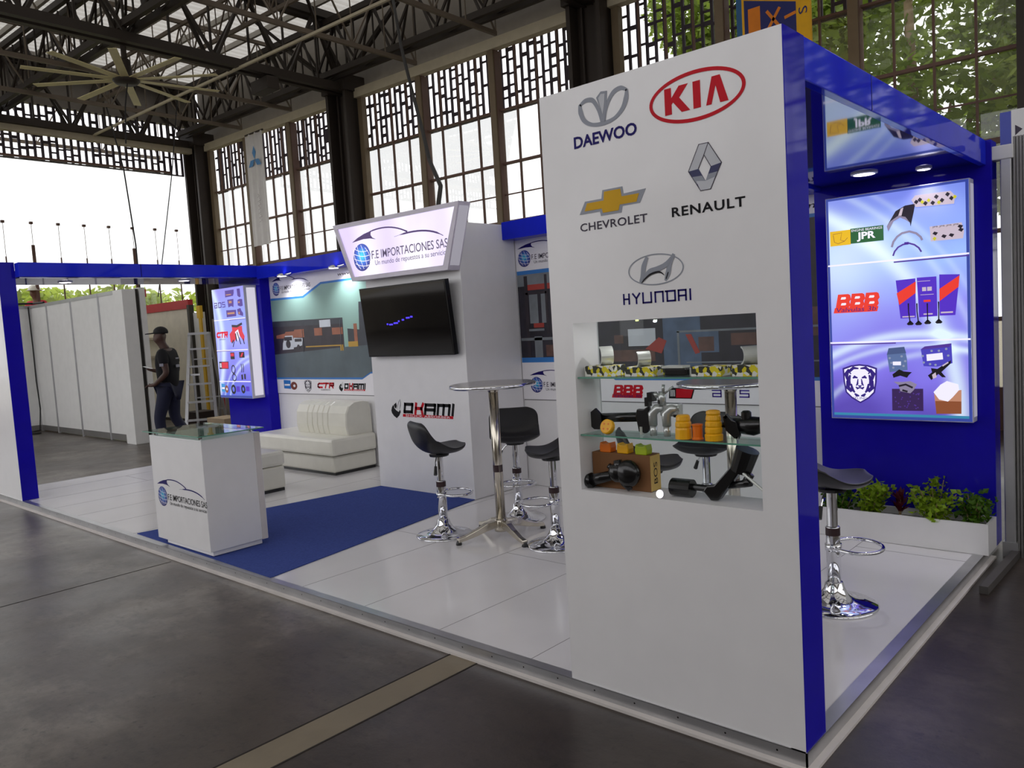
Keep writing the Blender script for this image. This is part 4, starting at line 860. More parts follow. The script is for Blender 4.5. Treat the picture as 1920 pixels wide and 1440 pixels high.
mb = MB(); mb.rect(-2.77,1.14,-2.36,1.235,y,.0036); mb.rect(-1.97,1.21,-1.84,1.32,y,.0036); mb.rect(-2.75,1.29,-2.66,1.36,y,.0036); mb.rect(-1.7,1.25,-1.3,1.34,y,.0036); mb.rect(-1.95,1.5,-1.6,1.6,y,.0036); mb.rect(-1.12,1.3,-1.03,1.5,y,.0036); mb.build('photo_boxes', P_brown, t)
mb = MB(); mb.rect(-2.61,1.265,-2.35,1.405,y,.0044); mb.build('photo_white_sign', P_wh, t)
mb = MB(); mb.rect(-2.155,1.36,-1.02,1.375,y,.0044); mb.rect(-2.155,1.06,-2.135,1.37,y,.0044); mb.rect(-2.08,1.12,-1.02,1.13,y,.0044); mb.build('photo_rails', P_gr, t)
mb = MB(); mb.flat([(-2.08,1.345),(-2.03,1.345),(-1.96,1.2),(-2.0,1.19)], y, .0048); mb.flat([(-2.45,1.24),(-2.3,1.2),(-2.25,1.3),(-2.32,1.33)], y, .0048); mb.build('photo_red_items', MATS['print_red'], t)
bbb(t,-2.805,.835,-2.495,.945,y,K_red,K_white,K_navy); redblock(t,-2.255,.84,-2.02,.925,y,K_red,K_black,K_white); ads(t,-1.885,.855,-1.56,.915,y,K_purple)
mb = MB(); mb.rect(-1.28,.85,-1.12,.93,y); mb.build('green_mark', mat('ink_green', (24,60,52), .4), t)
word('wordmark', 'www.feimportaciones.com', -2.35, 2.158, -1.04, 2.215, y, K_dark, t, shear=.25, weight=.008)
MB().rect(-2.925,.797,-1.005,.806,2.971).build('backdrop_seam', M_seam, t)
# ------------------------------------------------------------------ screen tower
t = thing('screen_tower', 'white tower in the middle of the stand carrying screen and sign', 'tower', (-4.45,2.6,0))
MB().box((-5.105,2.25,.003),(-3.8,2.96,2.40)).build('body', W_lam, t, bevel=.002)
okami(t, -4.858, .685, -3.995, .862, 2.25)
M_screen = mat('screen_glass', (6,6,9), .06, spec=.5, coat=.3)
t = thing('flat_screen', 'black switched-on flat screen tilted on the white tower', 'television', (-4.44,2.17,1.27))
R = Matrix.Translation((-4.44,2.165,1.6)) @ Matrix.Rotation(math.radians(5.5),4,'X')
MB().box((-.59,-.03,-.325),(.59,.02,.325), R).build('bezel', mat('screen_bezel', (12,12,14), .25), t, bevel=.004)
MB().box((-.578,-.0325,-.308),(.578,-.028,.312), R).build('screen', M_screen, t)
MB().box((-.2,.02,-.15),(.2,.055,.15), R).build('wall_mount', M_black, t)
M_led = lit('screen_text', (70,50,255), 1.6)
mb = MB(); 
for k, (x, z, wd) in enumerate(((-.25,-.03,.02),(-.215,-.035,.05),(-.15,-.025,.06),(-.085,-.01,.02),(-.03,.0,.03),(.03,.015,.05),(.09,.022,.03))): mb.box((x,-.0345,z),(x+wd,-.033,z+.014), R)
mb.build('blue_caption', M_led, t)
# ------------------------------------------------------------------ illuminated trapezoid sign
def lightface(name, c0, c1, c2, strength, scale=1.3, rot=.6):
    m = bpy.data.materials.new(name); m.use_nodes = True; nt = m.node_tree; b = nt.nodes['Principled BSDF']
    tc = nt.nodes.new('ShaderNodeTexCoord'); mp = nt.nodes.new('ShaderNodeMapping'); mp.inputs['Rotation'].default_value = (0, rot, 0); mp.inputs['Scale'].default_value = (scale*1.0, 1, scale*.35)
    nt.links.new(tc.outputs['Object'], mp.inputs['Vector'])
    nz = nt.nodes.new('ShaderNodeTexNoise'); nz.inputs['Scale'].default_value = 2.2; nz.inputs['Detail'].default_value = 1.5; nz.inputs['Distortion'].default_value = .9; nt.links.new(mp.outputs[0], nz.inputs['Vector'])
    wv = nt.nodes.new('ShaderNodeTexWave'); wv.inputs['Scale'].default_value = .9; wv.inputs['Distortion'].default_value = 5; wv.inputs['Detail'].default_value = 1; nt.links.new(mp.outputs[0], wv.inputs['Vector'])
    ad = nt.nodes.new('ShaderNodeMath'); ad.operation = 'MULTIPLY_ADD'; ad.inputs[1].default_value = .28; nt.links.new(wv.outputs['Fac'], ad.inputs[0]); nt.links.new(nz.outputs['Fac'], ad.inputs[2])
    rp = nt.nodes.new('ShaderNodeValToRGB'); e = rp.color_ramp.elements; e[0].position = .40; e[0].color = lin(c0); e[1].position = .98; e[1].color = lin(c2); k = e.new(.70); k.color = lin(c1)
    nt.links.new(ad.outputs[0], rp.inputs['Fac']); b.inputs['Base Color'].default_value = (.15,.15,.2,1); nt.links.new(rp.outputs[0], b.inputs['Emission Color']); b.inputs['Emission Strength'].default_value = strength; b.inputs['Roughness'].default_value = .2
    return m
S_frame = mat('sign_frame', (214,208,222), .4); S_face = lightface('sign_face', (214,196,240), (238,230,252), (255,252,255), 1.05, .6)
t = thing('illuminated_sign', 'illuminated white trapezoid company sign with globe and car outline on the tower', 'sign', (-4.5,2.18,2.0))
F = [(-5.374,2.554),(-3.628,2.538),(-3.81,1.992),(-5.131,2.002)]; I = [(-5.304,2.513),(-3.681,2.502),(-3.863,2.036),(-5.1,2.039)]
vs = [(x,2.11,z) for x, z in F] + [(x,2.249,z) for x, z in F] + [(x,2.11,z) for x, z in I] + [(x,2.125,z) for x, z in I]
mb = MB(); mb.add(vs, [(7,6,5,4)] + [(i,(i+1)%4,4+(i+1)%4,4+i) for i in range(4)] + [(i,8+i,8+(i+1)%4,(i+1)%4) for i in range(4)] + [(8+i,12+i,12+(i+1)%4,8+(i+1)%4) for i in range(4)]); mb.build('frame', S_frame, t)
MB().flat(I, 2.125, .001).build('lit_face', S_face, t)
mb = MB(); X = lambda z, o: -3.81+(z-1.992)/.546*.182+o
mb.add([(X(2.03,.004),2.128,2.03),(X(2.03,.004),2.235,2.03),(X(2.505,.004),2.235,2.505),(X(2.505,.004),2.128,2.505),(X(2.03,.0),2.128,2.03),(X(2.03,.0),2.235,2.03),(X(2.505,.0),2.235,2.505),(X(2.505,.0),2.128,2.505)], [(0,1,2,3),(0,4,5,1),(1,5,6,2),(2,6,7,3),(3,7,4,0)])
mb.build('lit_side', lit('side_white', (226,222,236), .4), t)
fe_logo(t, -4.968, 2.212, .127, 2.124, GLOBE_LIT, lit('sign_ink', (74,44,110), .8), lit('sign_ink2', (92,80,110), .8), lit('sign_white', (255,250,255), 1.0), .0025)
# ================================================================== LIGHTBOXES
def swooshface(name, z0, z1, stops, rings, yl):
    # backlit print: sky-to-violet colour bands with white curved light streaks
    m = bpy.data.materials.new(name); m.use_nodes = True; nt = m.node_tree; b = nt.nodes['Principled BSDF']; L = nt.links.new
    def math_(op, a, b_=None, c=None):
        n = nt.nodes.new('ShaderNodeMath'); n.operation = op
        for i, v in enumerate((a, b_, c)):
            if v is None: continue
            if isinstance(v, (int, float)): n.inputs[i].default_value = v
            else: L(v, n.inputs[i])
        return n.outputs[0]
    tc = nt.nodes.new('ShaderNodeTexCoord'); sp = nt.nodes.new('ShaderNodeSeparateXYZ'); L(tc.outputs['Object'], sp.inputs[0])
    nz = nt.nodes.new('ShaderNodeTexNoise'); nz.inputs['Scale'].default_value = 2.4; nz.inputs['Detail'].default_value = 1; L(tc.outputs['Object'], nz.inputs['Vector'])
    zn = math_('MULTIPLY_ADD', sp.outputs['Z'], 1/(z1-z0), -z0/(z1-z0)); zz = math_('MULTIPLY_ADD', nz.outputs['Fac'], .45, math_('ADD', zn, -.22))
    rp = nt.nodes.new('ShaderNodeValToRGB'); e = rp.color_ramp.elements; e[0].position = 0; e[0].color = lin(stops[0][1]); e[1].position = 1; e[1].color = lin(stops[-1][1])
    for p, c in stops[1:-1]: e.new(p).color = lin(c)
    L(zz, rp.inputs['Fac']); tot = None
    for cx, cz, R, wd, amp in rings:
        vm = nt.nodes.new('ShaderNodeVectorMath'); vm.operation = 'DISTANCE'; L(tc.outputs['Object'], vm.inputs[0]); vm.inputs[1].default_value = (cx, yl, cz)
        d = math_('MULTIPLY', math_('SUBTRACT', vm.outputs['Value'], R), 1/wd)
        # sharp on the outer side, soft on the inner side of the streak
        g = math_('MULTIPLY', math_('POWER', 2.718, math_('MULTIPLY', math_('MULTIPLY', d, d), -1)), amp); tot = g if tot is None else math_('ADD', tot, g)
    mx = nt.nodes.new('ShaderNodeMix'); mx.data_type = 'RGBA'; mx.clamp_factor = True; L(tot, mx.inputs[0]); L(rp.outputs[0], mx.inputs[6]); mx.inputs[7].default_value = lin((226,246,255))
    b.inputs['Base Color'].default_value = (.12,.12,.18,1); L(mx.outputs[2], b.inputs['Emission Color']); b.inputs['Emission Strength'].default_value = .98; b.inputs['Roughness'].default_value = .2
    return m
LB_face = swooshface('lightbox_print', 0, 1.42, [(0,(74,50,170)),(.2,(120,104,226)),(.48,(136,136,240)),(.78,(150,186,252)),(1,(112,130,232))],
    [(-1.15,.0,1.50,.05,.75),(-1.15,.0,1.66,.022,.28),(-1.15,.0,1.74,.018,.2),(.12,-.62,1.15,.028,.7),(.12,-.62,1.08,.018,.45),(.30,-.60,1.02,.02,.35),(-.35,1.0,.0,.26,.62)], -.047)
LB_face2 = swooshface('lightbox_print_blue', 0, 1.42, [(0,(60,90,214)),(.2,(104,100,224)),(.5,(138,146,244)),(.8,(132,150,242)),(1,(136,128,230))],
    [(-1.5,.75,1.27,.06,.75),(-1.62,.75,1.26,.03,.35),(.55,-.3,.78,.02,.5),(.5,-.35,.88,.02,.4)], -.087)
A_red = lit('red', (226,40,66)); A_navy = lit('navy', (56,34,140), .7); A_dark = lit('dark', (38,30,48), .6); A_white = lit('white', (240,236,255), 1.0); A_grey = lit('grey', (150,140,170), .8)
A_yel = lit('yellow', (240,190,20)); A_green = lit('green', (30,92,46)); A_violet = lit('violet', (84,44,200), .9); A_purple = lit('purple', (88,56,160), .8); A_brown = lit('brown', (150,84,50), .8); A_tan = lit('tan', (196,138,110), .9); A_steel = lit('steel', (96,120,170), .8); A_cyan = lit('cyan', (60,150,220), .9); A_orange = lit('redorange', (236,56,40), .95); A_pale = lit('pale', (206,190,206), .9); A_olive = lit('olive', (206,200,40), .9)
LB_body = mat('lightbox_frame', (206,204,216), .35)
A_black = lit('black', (22,16,26), .5)
# ---- right lightbox
t = thing('lightbox', 'illuminated product lightbox with red BBB print on the blue right end wall', 'lightbox', (-.478,2.78,.765)); y = 2.732
t['label'] = 'illuminated product lightbox with valves and lion crest on the right end wall'
MB().box((-.892,2.735,.758),(-.062,2.829,2.188)).build('body', LB_body, t, bevel=.004)
MB().box((-.886,2.7325,.764),(-.068,2.7352,2.182)).build('lit_face', LB_face, t)
mb = MB()
mb.add([(-.0605,2.745,.79),(-.0605,2.82,.79),(-.0605,2.82,2.16),(-.0605,2.745,2.16)], [(0,1,2,3)]); mb.build('lit_side', lit('lightbox_side', (200,196,214), .55), t)
mb = MB(); mb.rect(-.884,1.750,-.070,1.760,y,.0012); mb.rect(-.884,1.250,-.070,1.260,y,.0012); mb.build('divider_line', A_white, t)
mb = MB(); mb.rect(-.483,1.739,-.072,1.747,y,.0012); mb.rect(-.884,1.240,-.482,1.247,y,.0012); mb.build('divider_shade', A_purple, t)
mb = MB(); mb.rect(-.886,.764,-.872,2.182,y,.001); mb.rect(-.084,.764,-.068,2.182,y,.001); mb.rect(-.872,2.168,-.084,2.182,y,.001); mb.rect(-.872,.764,-.084,.782,y,.001); mb.build('print_border', lit('border', (64,84,186), .65), t)
mb = MB(); mb.rect(-.872,.782,-.084,.798,y,.0008); mb.build('teal_band', lit('teal', (60,150,190), .75), t)
MB().rect(-.865,1.880,-.737,1.974,y).build('yellow_tile', A_yel, t); MB().rect(-.737,1.884,-.538,1.978,y).build('green_tile', A_green, t)
mb = MB(); mb.ribbon([(-.848,1.955),(-.79,1.96),(-.80,1.915),(-.775,1.905)], .003, y, .003); mb.ribbon([(-.845,1.95),(-.838,1.905),(-.815,1.893),(-.775,1.905),(-.755,1.925)], .003, y, .003); mb.build('line_drawing', A_brown, t)
word('small_wordmark', 'ENGINE BEARINGS', -.730,1.957,-.545,1.972,y,A_white,t,.003); word('wordmark', 'JPR', -.698,1.892,-.585,1.95,y,A_white,t,.003, weight=.035)
MB().flat([(-.375,2.105),(-.353,2.13),(-.162,2.128),(-.138,2.097),(-.144,2.051),(-.351,2.06)],y).build('carton_print', A_pale, t)
MB().flat([(-.277,1.934),(-.106,1.938),(-.094,1.884),(-.101,1.845),(-.272,1.846)],y).build('carton_print', A_pale, t)
mb = MB(); 
for x, z in ((-.34,2.10),(-.31,2.075),(-.27,2.072),(-.25,2.105),(-.22,2.08),(-.19,2.11),(-.17,2.085),(-.36,2.09)): mb.flat([(x,z),(x+.012,z+.014),(x+.026,z+.002),(x+.014,z-.014)], y, .003)
for x, z in ((-.262,1.89),(-.215,1.868),(-.175,1.87),(-.125,1.895),(-.128,1.915)): mb.flat([(x,z),(x+.01,z+.012),(x+.03,z+.004),(x+.018,z-.012)], y, .003)
lettering(mb, 'JPR JPR JPR JPR', -.262, 1.922, -.12, 1.934, y, .003)
mb.build('carton_marks', A_dark, t)
mb = MB()
for x, z in ((-.325,2.085),(-.29,2.09),(-.235,2.07),(-.15,2.09),(-.262,1.86)): mb.flat([(x,z),(x+.01,z+.012),(x+.022,z+.002),(x+.012,z-.012)], y, .0034)
mb.build('carton_spots', A_olive, t)
MB().flat([(-.518,1.967),(-.465,2.052),(-.411,2.078),(-.354,2.081),(-.362,2.037),(-.382,1.949),(-.385,1.972),(-.413,1.995),(-.441,2.01),(-.478,1.992),(-.51,1.935)],y).build('bearing_print', A_dark, t)
MB().flat([(-.518,1.967),(-.495,1.995),(-.45,2.022),(-.41,2.01),(-.385,1.972),(-.413,1.995),(-.441,2.01),(-.478,1.992),(-.51,1.935)],y,.003).build('bearing_edge_print', A_grey, t)
MB().flat([(-.45,2.022),(-.435,2.062),(-.42,2.068),(-.432,2.02)],y,.003).build('bearing_shine', A_pale, t)
mb = MB(); mb.ribbon([(-.492,1.836),(-.482,1.868),(-.460,1.896),(-.432,1.914),(-.389,1.920),(-.351,1.904),(-.327,1.879),(-.319,1.859)], .013, y); mb.build('ring_half_print', A_grey, t)
mb = MB(); mb.ribbon([(-.486,1.782),(-.476,1.808),(-.455,1.832),(-.427,1.845),(-.395,1.850),(-.363,1.837),(-.339,1.816),(-.325,1.79)], .010, y); mb.rect(-.42,1.842,-.395,1.858,y); mb.build('ring_half_print', A_purple, t)
bbb(t,-.857,1.445,-.576,1.567,y,A_orange,A_white,A_navy,.0015)
for pts in ([(-.474,1.63),(-.362,1.634),(-.364,1.395),(-.451,1.394)], [(-.354,1.637),(-.246,1.636),(-.244,1.399),(-.345,1.397)], [(-.23,1.646),(-.121,1.638),(-.148,1.4),(-.232,1.401)]): MB().flat(pts,y).build('valve_box_print', A_violet, t)
mb = MB(); mb.flat([(-.47,1.55),(-.36,1.615),(-.362,1.545),(-.456,1.478)],y,.003); mb.flat([(-.23,1.56),(-.122,1.632),(-.128,1.565),(-.231,1.487)],y,.003); mb.rect(-.318,1.487,-.28,1.50,y,.003); mb.build('valve_box_band', A_orange, t)
mb = MB(); mb.rect(-.44,1.400,-.37,1.407,y,.003); mb.rect(-.32,1.41,-.27,1.418,y,.003); mb.rect(-.225,1.414,-.16,1.423,y,.003); mb.rect(-.325,1.553,-.303,1.577,y,.003); mb.rect(-.297,1.553,-.272,1.577,y,.003); mb.rect(-.335,1.53,-.262,1.533,y,.003); mb.rect(-.35,1.612,-.28,1.615,y,.003); mb.build('valve_box_text', A_pale, t)
for a, b in (((-.404,1.485),(-.396,1.365)), ((-.356,1.482),(-.349,1.363)), ((-.298,1.479),(-.298,1.367)), ((-.236,1.485),(-.237,1.368))):
    mb = MB(); mb.ribbon([a,(a[0],a[1]-.05),b], [.008,.006,.007], y, .0036); mb.flat([(b[0]-.02,b[1]-.006),(b[0]-.004,b[1]+.012),(b[0]+.004,b[1]+.012),(b[0]+.02,b[1]-.006),(b[0]+.012,b[1]-.014),(b[0]-.012,b[1]-.014)], y, .0036); mb.build('valve_print', A_black, t)
lion_shield(t,-.704,.988,.107,.126,y,A_navy,A_white)
MB().flat([(-.536,1.174),(-.525,1.212),(-.434,1.219),(-.42,1.144),(-.418,1.075),(-.522,1.062)],y).build('carton_print', A_steel, t); MB().flat([(-.536,1.172),(-.525,1.212),(-.434,1.219),(-.424,1.18)],y,.0026).build('carton_top', lit('steel2', (74,92,140), .8), t)
MB().flat([(-.34,1.201),(-.318,1.218),(-.172,1.233),(-.168,1.114),(-.252,1.094),(-.326,1.098)],y).build('carton_print', lit('carton_violet', (74,66,190), .9), t); MB().flat([(-.34,1.199),(-.318,1.218),(-.172,1.233),(-.182,1.212)],y,.0026).build('carton_top', A_purple, t)
mb = MB(); mb.flat([(-.309,1.169),(-.221,1.178),(-.218,1.138),(-.307,1.129)],y,.003); mb.rect(-.502,1.105,-.455,1.128,y,.003); mb.build('carton_label', A_white, t)
mb = MB(); mb.flat([(-.506,1.048),(-.49,1.06),(-.466,1.079),(-.44,1.066),(-.393,1.061),(-.41,1.045),(-.422,1.027),(-.46,1.04),(-.5,1.027)],y,.003); mb.build('pump_print', A_black, t)
mb = MB(); mb.flat([(-.303,1.041),(-.28,1.06),(-.285,1.085),(-.25,1.08),(-.222,1.101),(-.175,1.132),(-.178,1.112),(-.229,1.061),(-.205,1.03),(-.225,1.03),(-.245,1.05),(-.285,1.013)],y,.003); mb.build('joint_print', A_black, t)
mb = MB(); mb.ribbon([(-.222,1.098),(-.19,1.12)], .008, y, .0036); mb.flat([(-.28,1.045),(-.26,1.06),(-.255,1.03),(-.275,1.02)],y,.0036); mb.build('joint_shine', A_pale, t)
MB().flat([(-.511,.957),(-.332,.959),(-.333,.822),(-.512,.82)],y).build('carton_print', lit('carton_dark', (58,34,90), .8), t)
mb = MB(); mb.flat([(-.5,1.002),(-.45,1.0),(-.404,1.006),(-.366,.986),(-.385,.95),(-.405,.93),(-.463,.943),(-.47,.98)],y,.003); mb.build('manifold_print', A_grey, t)
mb = MB(); mb.ribbon([(-.47,.975),(-.43,.985),(-.39,.965)], .012, y, .0036); mb.ribbon([(-.45,.95),(-.42,.94)], .012, y, .0036); mb.build('manifold_shade', A_dark, t)
MB().flat([(-.271,.93),(-.123,.954),(-.125,.811),(-.261,.807)],y).build('carton_print', A_tan, t); MB().flat([(-.266,.885),(-.124,.885),(-.125,.811),(-.261,.807)],y,.0024).build('carton_front', A_brown, t)
MB().flat([(-.274,.939),(-.235,.985),(-.2,1.007),(-.14,.987),(-.135,.954),(-.17,.91),(-.196,.883),(-.244,.895)],y,.0032).build('tank_print', A_white, t)
mb = MB(); rnd = random.Random(4)
for k in range(26):
    x, z = rnd.uniform(-.50,-.345), rnd.uniform(.832,.945); mb.disc((x,z), .004,.004, y, .003, 6)
mb.build('carton_dots', A_purple, t)
mb = MB()
for x, z in ((-.33,1.16),(-.325,1.12),(-.29,1.11),(-.26,1.105),(-.24,1.19),(-.28,1.19),(-.20,1.20),(-.19,1.16),(-.52,1.15),(-.50,1.09),(-.44,1.10),(-.45,1.16),(-.51,1.12),(-.43,1.13)): mb.disc((x,z), .007,.007, y, .0028, 8)
mb.build('carton_dots', lit('dot', (150,160,190), .8), t)
# ---- left lightbox
t = thing('lightbox', 'illuminated product lightbox with car parts and purple lettering on the left end wall', 'lightbox', (-8.48,2.74,.78)); y = 2.652
MB().box((-8.905,2.655,.765),(-8.09,2.829,2.195)).build('body', LB_body, t, bevel=.004)
MB().box((-8.90,2.6525,.77),(-8.097,2.6555,2.19)).build('lit_face', LB_face2, t)
mb = MB(); mb.add([(-8.0885,2.69,.80),(-8.0885,2.81,.80),(-8.0885,2.81,2.165),(-8.0885,2.69,2.165)], [(0,1,2,3)]); mb.build('lit_side', lit('lightbox_side_bright', (226,222,236), .8), t)
mb = MB()
for z in (1.787,1.389,.983): mb.rect(-8.90,z-.006,-8.10,z+.006,y,.0012)
mb.build('divider_line', A_white, t)
mb = MB(); mb.rect(-8.5,1.773,-8.1,1.779,y,.0012); mb.rect(-8.9,1.376,-8.5,1.382,y,.0012); mb.build('divider_shade', A_purple, t)
ads(t,-8.865,1.945,-8.565,2.02,y,A_purple)
mb = MB(); mb.flat([(-8.549,2.157),(-8.327,2.157),(-8.335,2.11),(-8.356,2.08),(-8.554,2.072)],y); mb.flat([(-8.249,2.161),(-8.178,2.161),(-8.17,2.058),(-8.2,2.05),(-8.244,2.073)],y)
mb.flat([(-8.507,2.039),(-8.352,2.04),(-8.36,1.98),(-8.369,1.937),(-8.42,1.955),(-8.493,1.939)],y); mb.flat([(-8.252,2.02),(-8.2,2.03),(-8.14,2.025),(-8.137,1.94),(-8.19,1.935),(-8.255,1.951)],y)
mb.flat([(-8.558,1.906),(-8.311,1.9),(-8.318,1.82),(-8.557,1.817)],y); mb.flat([(-8.282,1.905),(-8.20,1.915),(-8.179,1.88),(-8.144,1.85),(-8.15,1.811),(-8.264,1.838)],y); mb.build('engine_part_print', A_purple, t)
mb = MB(); mb.rect(-8.53,2.095,-8.40,2.108,y,.003); mb.rect(-8.47,1.99,-8.40,2.02,y,.003); mb.rect(-8.24,1.98,-8.2,2.0,y,.003); mb.rect(-8.53,1.85,-8.35,1.875,y,.003); mb.rect(-8.25,1.84,-8.22,1.87,y,.003); mb.build('part_shine', A_tan, t)
ctr(t,-8.872,1.525,-8.565,1.645,y,A_red,A_dark)
mb = MB(); mb.flat([(-8.448,1.69),(-8.20,1.69),(-8.20,1.619),(-8.156,1.56),(-8.18,1.49),(-8.26,1.56),(-8.33,1.56),(-8.42,1.50),(-8.512,1.49),(-8.522,1.599),(-8.452,1.639)],y); mb.build('red_cartons_print', A_red, t)
mb = MB(); mb.ribbon([(-8.45,1.70),(-8.32,1.69),(-8.19,1.72)], .03, y, .003); mb.ribbon([(-8.33,1.62),(-8.26,1.46)], .02, y, .003); mb.ribbon([(-8.37,1.60),(-8.36,1.50)], .025, y, .003); mb.ribbon([(-8.48,1.48),(-8.43,1.52)], .02, y, .003); mb.ribbon([(-8.2,1.53),(-8.17,1.46)], .02, y, .003); mb.ribbon([(-8.46,1.43),(-8.42,1.50)], .016, y, .003); mb.build('arm_parts_print', A_dark, t)
mb = MB(); mb.flat([(-8.38,1.62),(-8.3,1.65),(-8.27,1.56),(-8.33,1.5)],y,.0028); mb.build('carton_label', A_white, t)
redblock(t,-8.866,1.148,-8.618,1.244,y,A_red,A_black,A_white,sl=.008)
mb = MB(); mb.rect(-8.55,1.272,-8.45,1.36,y); mb.rect(-8.327,1.288,-8.2,1.362,y); mb.build('dark_carton_print', A_black, t)
mb = MB(); mb.rect(-8.54,1.31,-8.46,1.35,y,.003); mb.flat([(-8.30,1.30),(-8.26,1.30),(-8.22,1.35),(-8.26,1.35)],y,.003); mb.build('carton_band', A_red, t)
mb = MB(); mb.ring((-8.505,1.14),.052,.058,.016,y); mb.ring((-8.505,1.02),.052,.058,.014,y) if False else mb.ring((-8.50,1.035),.055,.05,.014,y)
for x in (-8.30,-8.255): mb.ribbon([(x,1.21),(x+.008,1.16),(x-.004,1.10)], .016, y)
mb.flat([(-8.32,1.07),(-8.28,1.075),(-8.28,1.01),(-8.32,1.005)],y); mb.flat([(-8.25,1.08),(-8.21,1.08),(-8.215,1.01),(-8.25,1.015)],y); mb.build('brake_shoe_print', A_dark, t)
pfi(t,-8.855,.83,-8.68,.955,y,A_cyan,A_brown,A_white)
mb = MB(); mb.ring((-8.545,.88),.06,.062,.03,y); mb.ring((-8.30,.885),.05,.055,.03,y); mb.build('disc_print', A_black, t)
mb = MB(); mb.rect(-8.47,.85,-8.39,.92,y); mb.rect(-8.23,.86,-8.15,.92,y); mb.build('carton_print', A_violet, t)
mb = MB(); mb.rect(-8.90,.77,-8.10,.80,y,.001); mb.build('print_border', lit('border', (58,110,190), .7), t)
# ================================================================== FURNITURE
# counter
t = thing('reception_counter', 'white reception counter with glass top and company logo standing on the carpet', 'counter', (-4.62,.26,.007))
mb = MB(); mb.box((-5.03,.035,.045),(-4.205,.485,.835)); mb.build('body', W_lam, t, bevel=.003)
mb = MB(); mb.box((-4.93,.06,.012),(-4.22,.44,.045)); mb.build('plinth', W_lam, t)
mb = MB(); mb.box((-4.206,.435,.045),(-4.2,.478,.835)); mb.build('side_edge', M_foot, t)
for x, y in ((-4.96,.06),(-4.26,.06),(-4.96,.44),(-4.26,.44)): MB().lathe([(.014,.835),(.014,.862)], (x,y,0), 12).build('standoff', M_chrome, t, smooth=False)
g = MB().box((-5.06,.0,.862),(-4.17,.50,.870)).build('glass_top', glassy('counter_glass', (.80,.92,.88), .55), t)
mb = MB(); mb.box((-5.06,-.0008,.862),(-4.17,.0,.870)); mb.box((-4.17,.0,.862),(-4.1692,.50,.870)); mb.build('glass_edge', M_gedge, g)
for x, y in ((-4.9,.08),(-4.27,.08),(-4.27,.42),(-4.9,.42)): MB().lathe([(.018,.007),(.018,.014)], (x,y,0), 10).build('caster', M_chrome, t)
fe_logo(t, -4.885, .378, .075, .035, GLOBE, K_navy, K_dark, K_white)
# sofa
M_leather = mat('white_leather', (222,220,208), .32, var=.03, vscale=8, bump=.08, coat=.1)
def soft(mb, a, b, r=.03):
    return mb.box(a, b)
t = thing('sofa', 'white leatherette sofa with channelled backrest against the left backdrop', 'sofa', (-6.78,2.66,0))
MB().box((-7.55,2.365,.03),(-6.035,2.94,.205)).build('base', M_leather, t, bevel=.02, smooth=False)
MB().box((-7.57,2.345,.205),(-6.015,2.95,.40)).build('seat', M_leather, t, bevel=.035)
mb = MB()
ch = [-7.05,-6.82,-6.72,-6.62,-6.52,-6.42,-6.08]
for a, b in zip(ch, ch[1:]):
    prof = [(2.62,.40),(2.60,.50),(2.61,.64),(2.65,.72),(2.72,.755),(2.84,.76),(2.92,.74),(2.94,.66),(2.945,.40)]
    vs = []; n = len(prof)
    for x, dy in ((a,.006),(a+.012,-.006),(b-.012,-.006),(b,.006)): vs += [(x, y+(dy if y < 2.8 else 0), z-abs(dy)*(.6 if z > .5 and dy > 0 else 0)) for y, z in prof]
    fs = [(k*n+i, k*n+i+1, (k+1)*n+i+1, (k+1)*n+i) for k in range(3) for i in range(n-1)] + [tuple(range(n))[::-1], tuple(3*n+i for i in range(n))] + [(k*n+n-1, k*n, (k+1)*n, (k+1)*n+n-1) for k in range(3)]
    mb.add(vs, [tuple(reversed(f)) for f in fs])
mb.build('backrest', M_leather, t)
MB().box((-7.53,2.39,.0),(-6.05,2.93,.03)).build('base_strip', M_black, t)
mb = MB(); mb.box((-7.56,2.343,.2015),(-6.013,2.9,.2075)); mb.build('seam', mat('leather_seam', (170,168,158), .6), t)
t = thing('ottoman', 'low white leatherette bench in front of the sofa behind the counter', 'bench', (-6.6,1.4,0))
MB().box((-7.3,1.08,.03),(-5.89,1.69,.25)).build('base', M_leather, t, bevel=.02)
MB().box((-7.31,1.07,.25),(-5.88,1.70,.40)).build('seat', M_leather, t, bevel=.035)
MB().box((-7.28,1.1,0),(-5.905,1.68,.03)).build('base_strip', M_black, t)
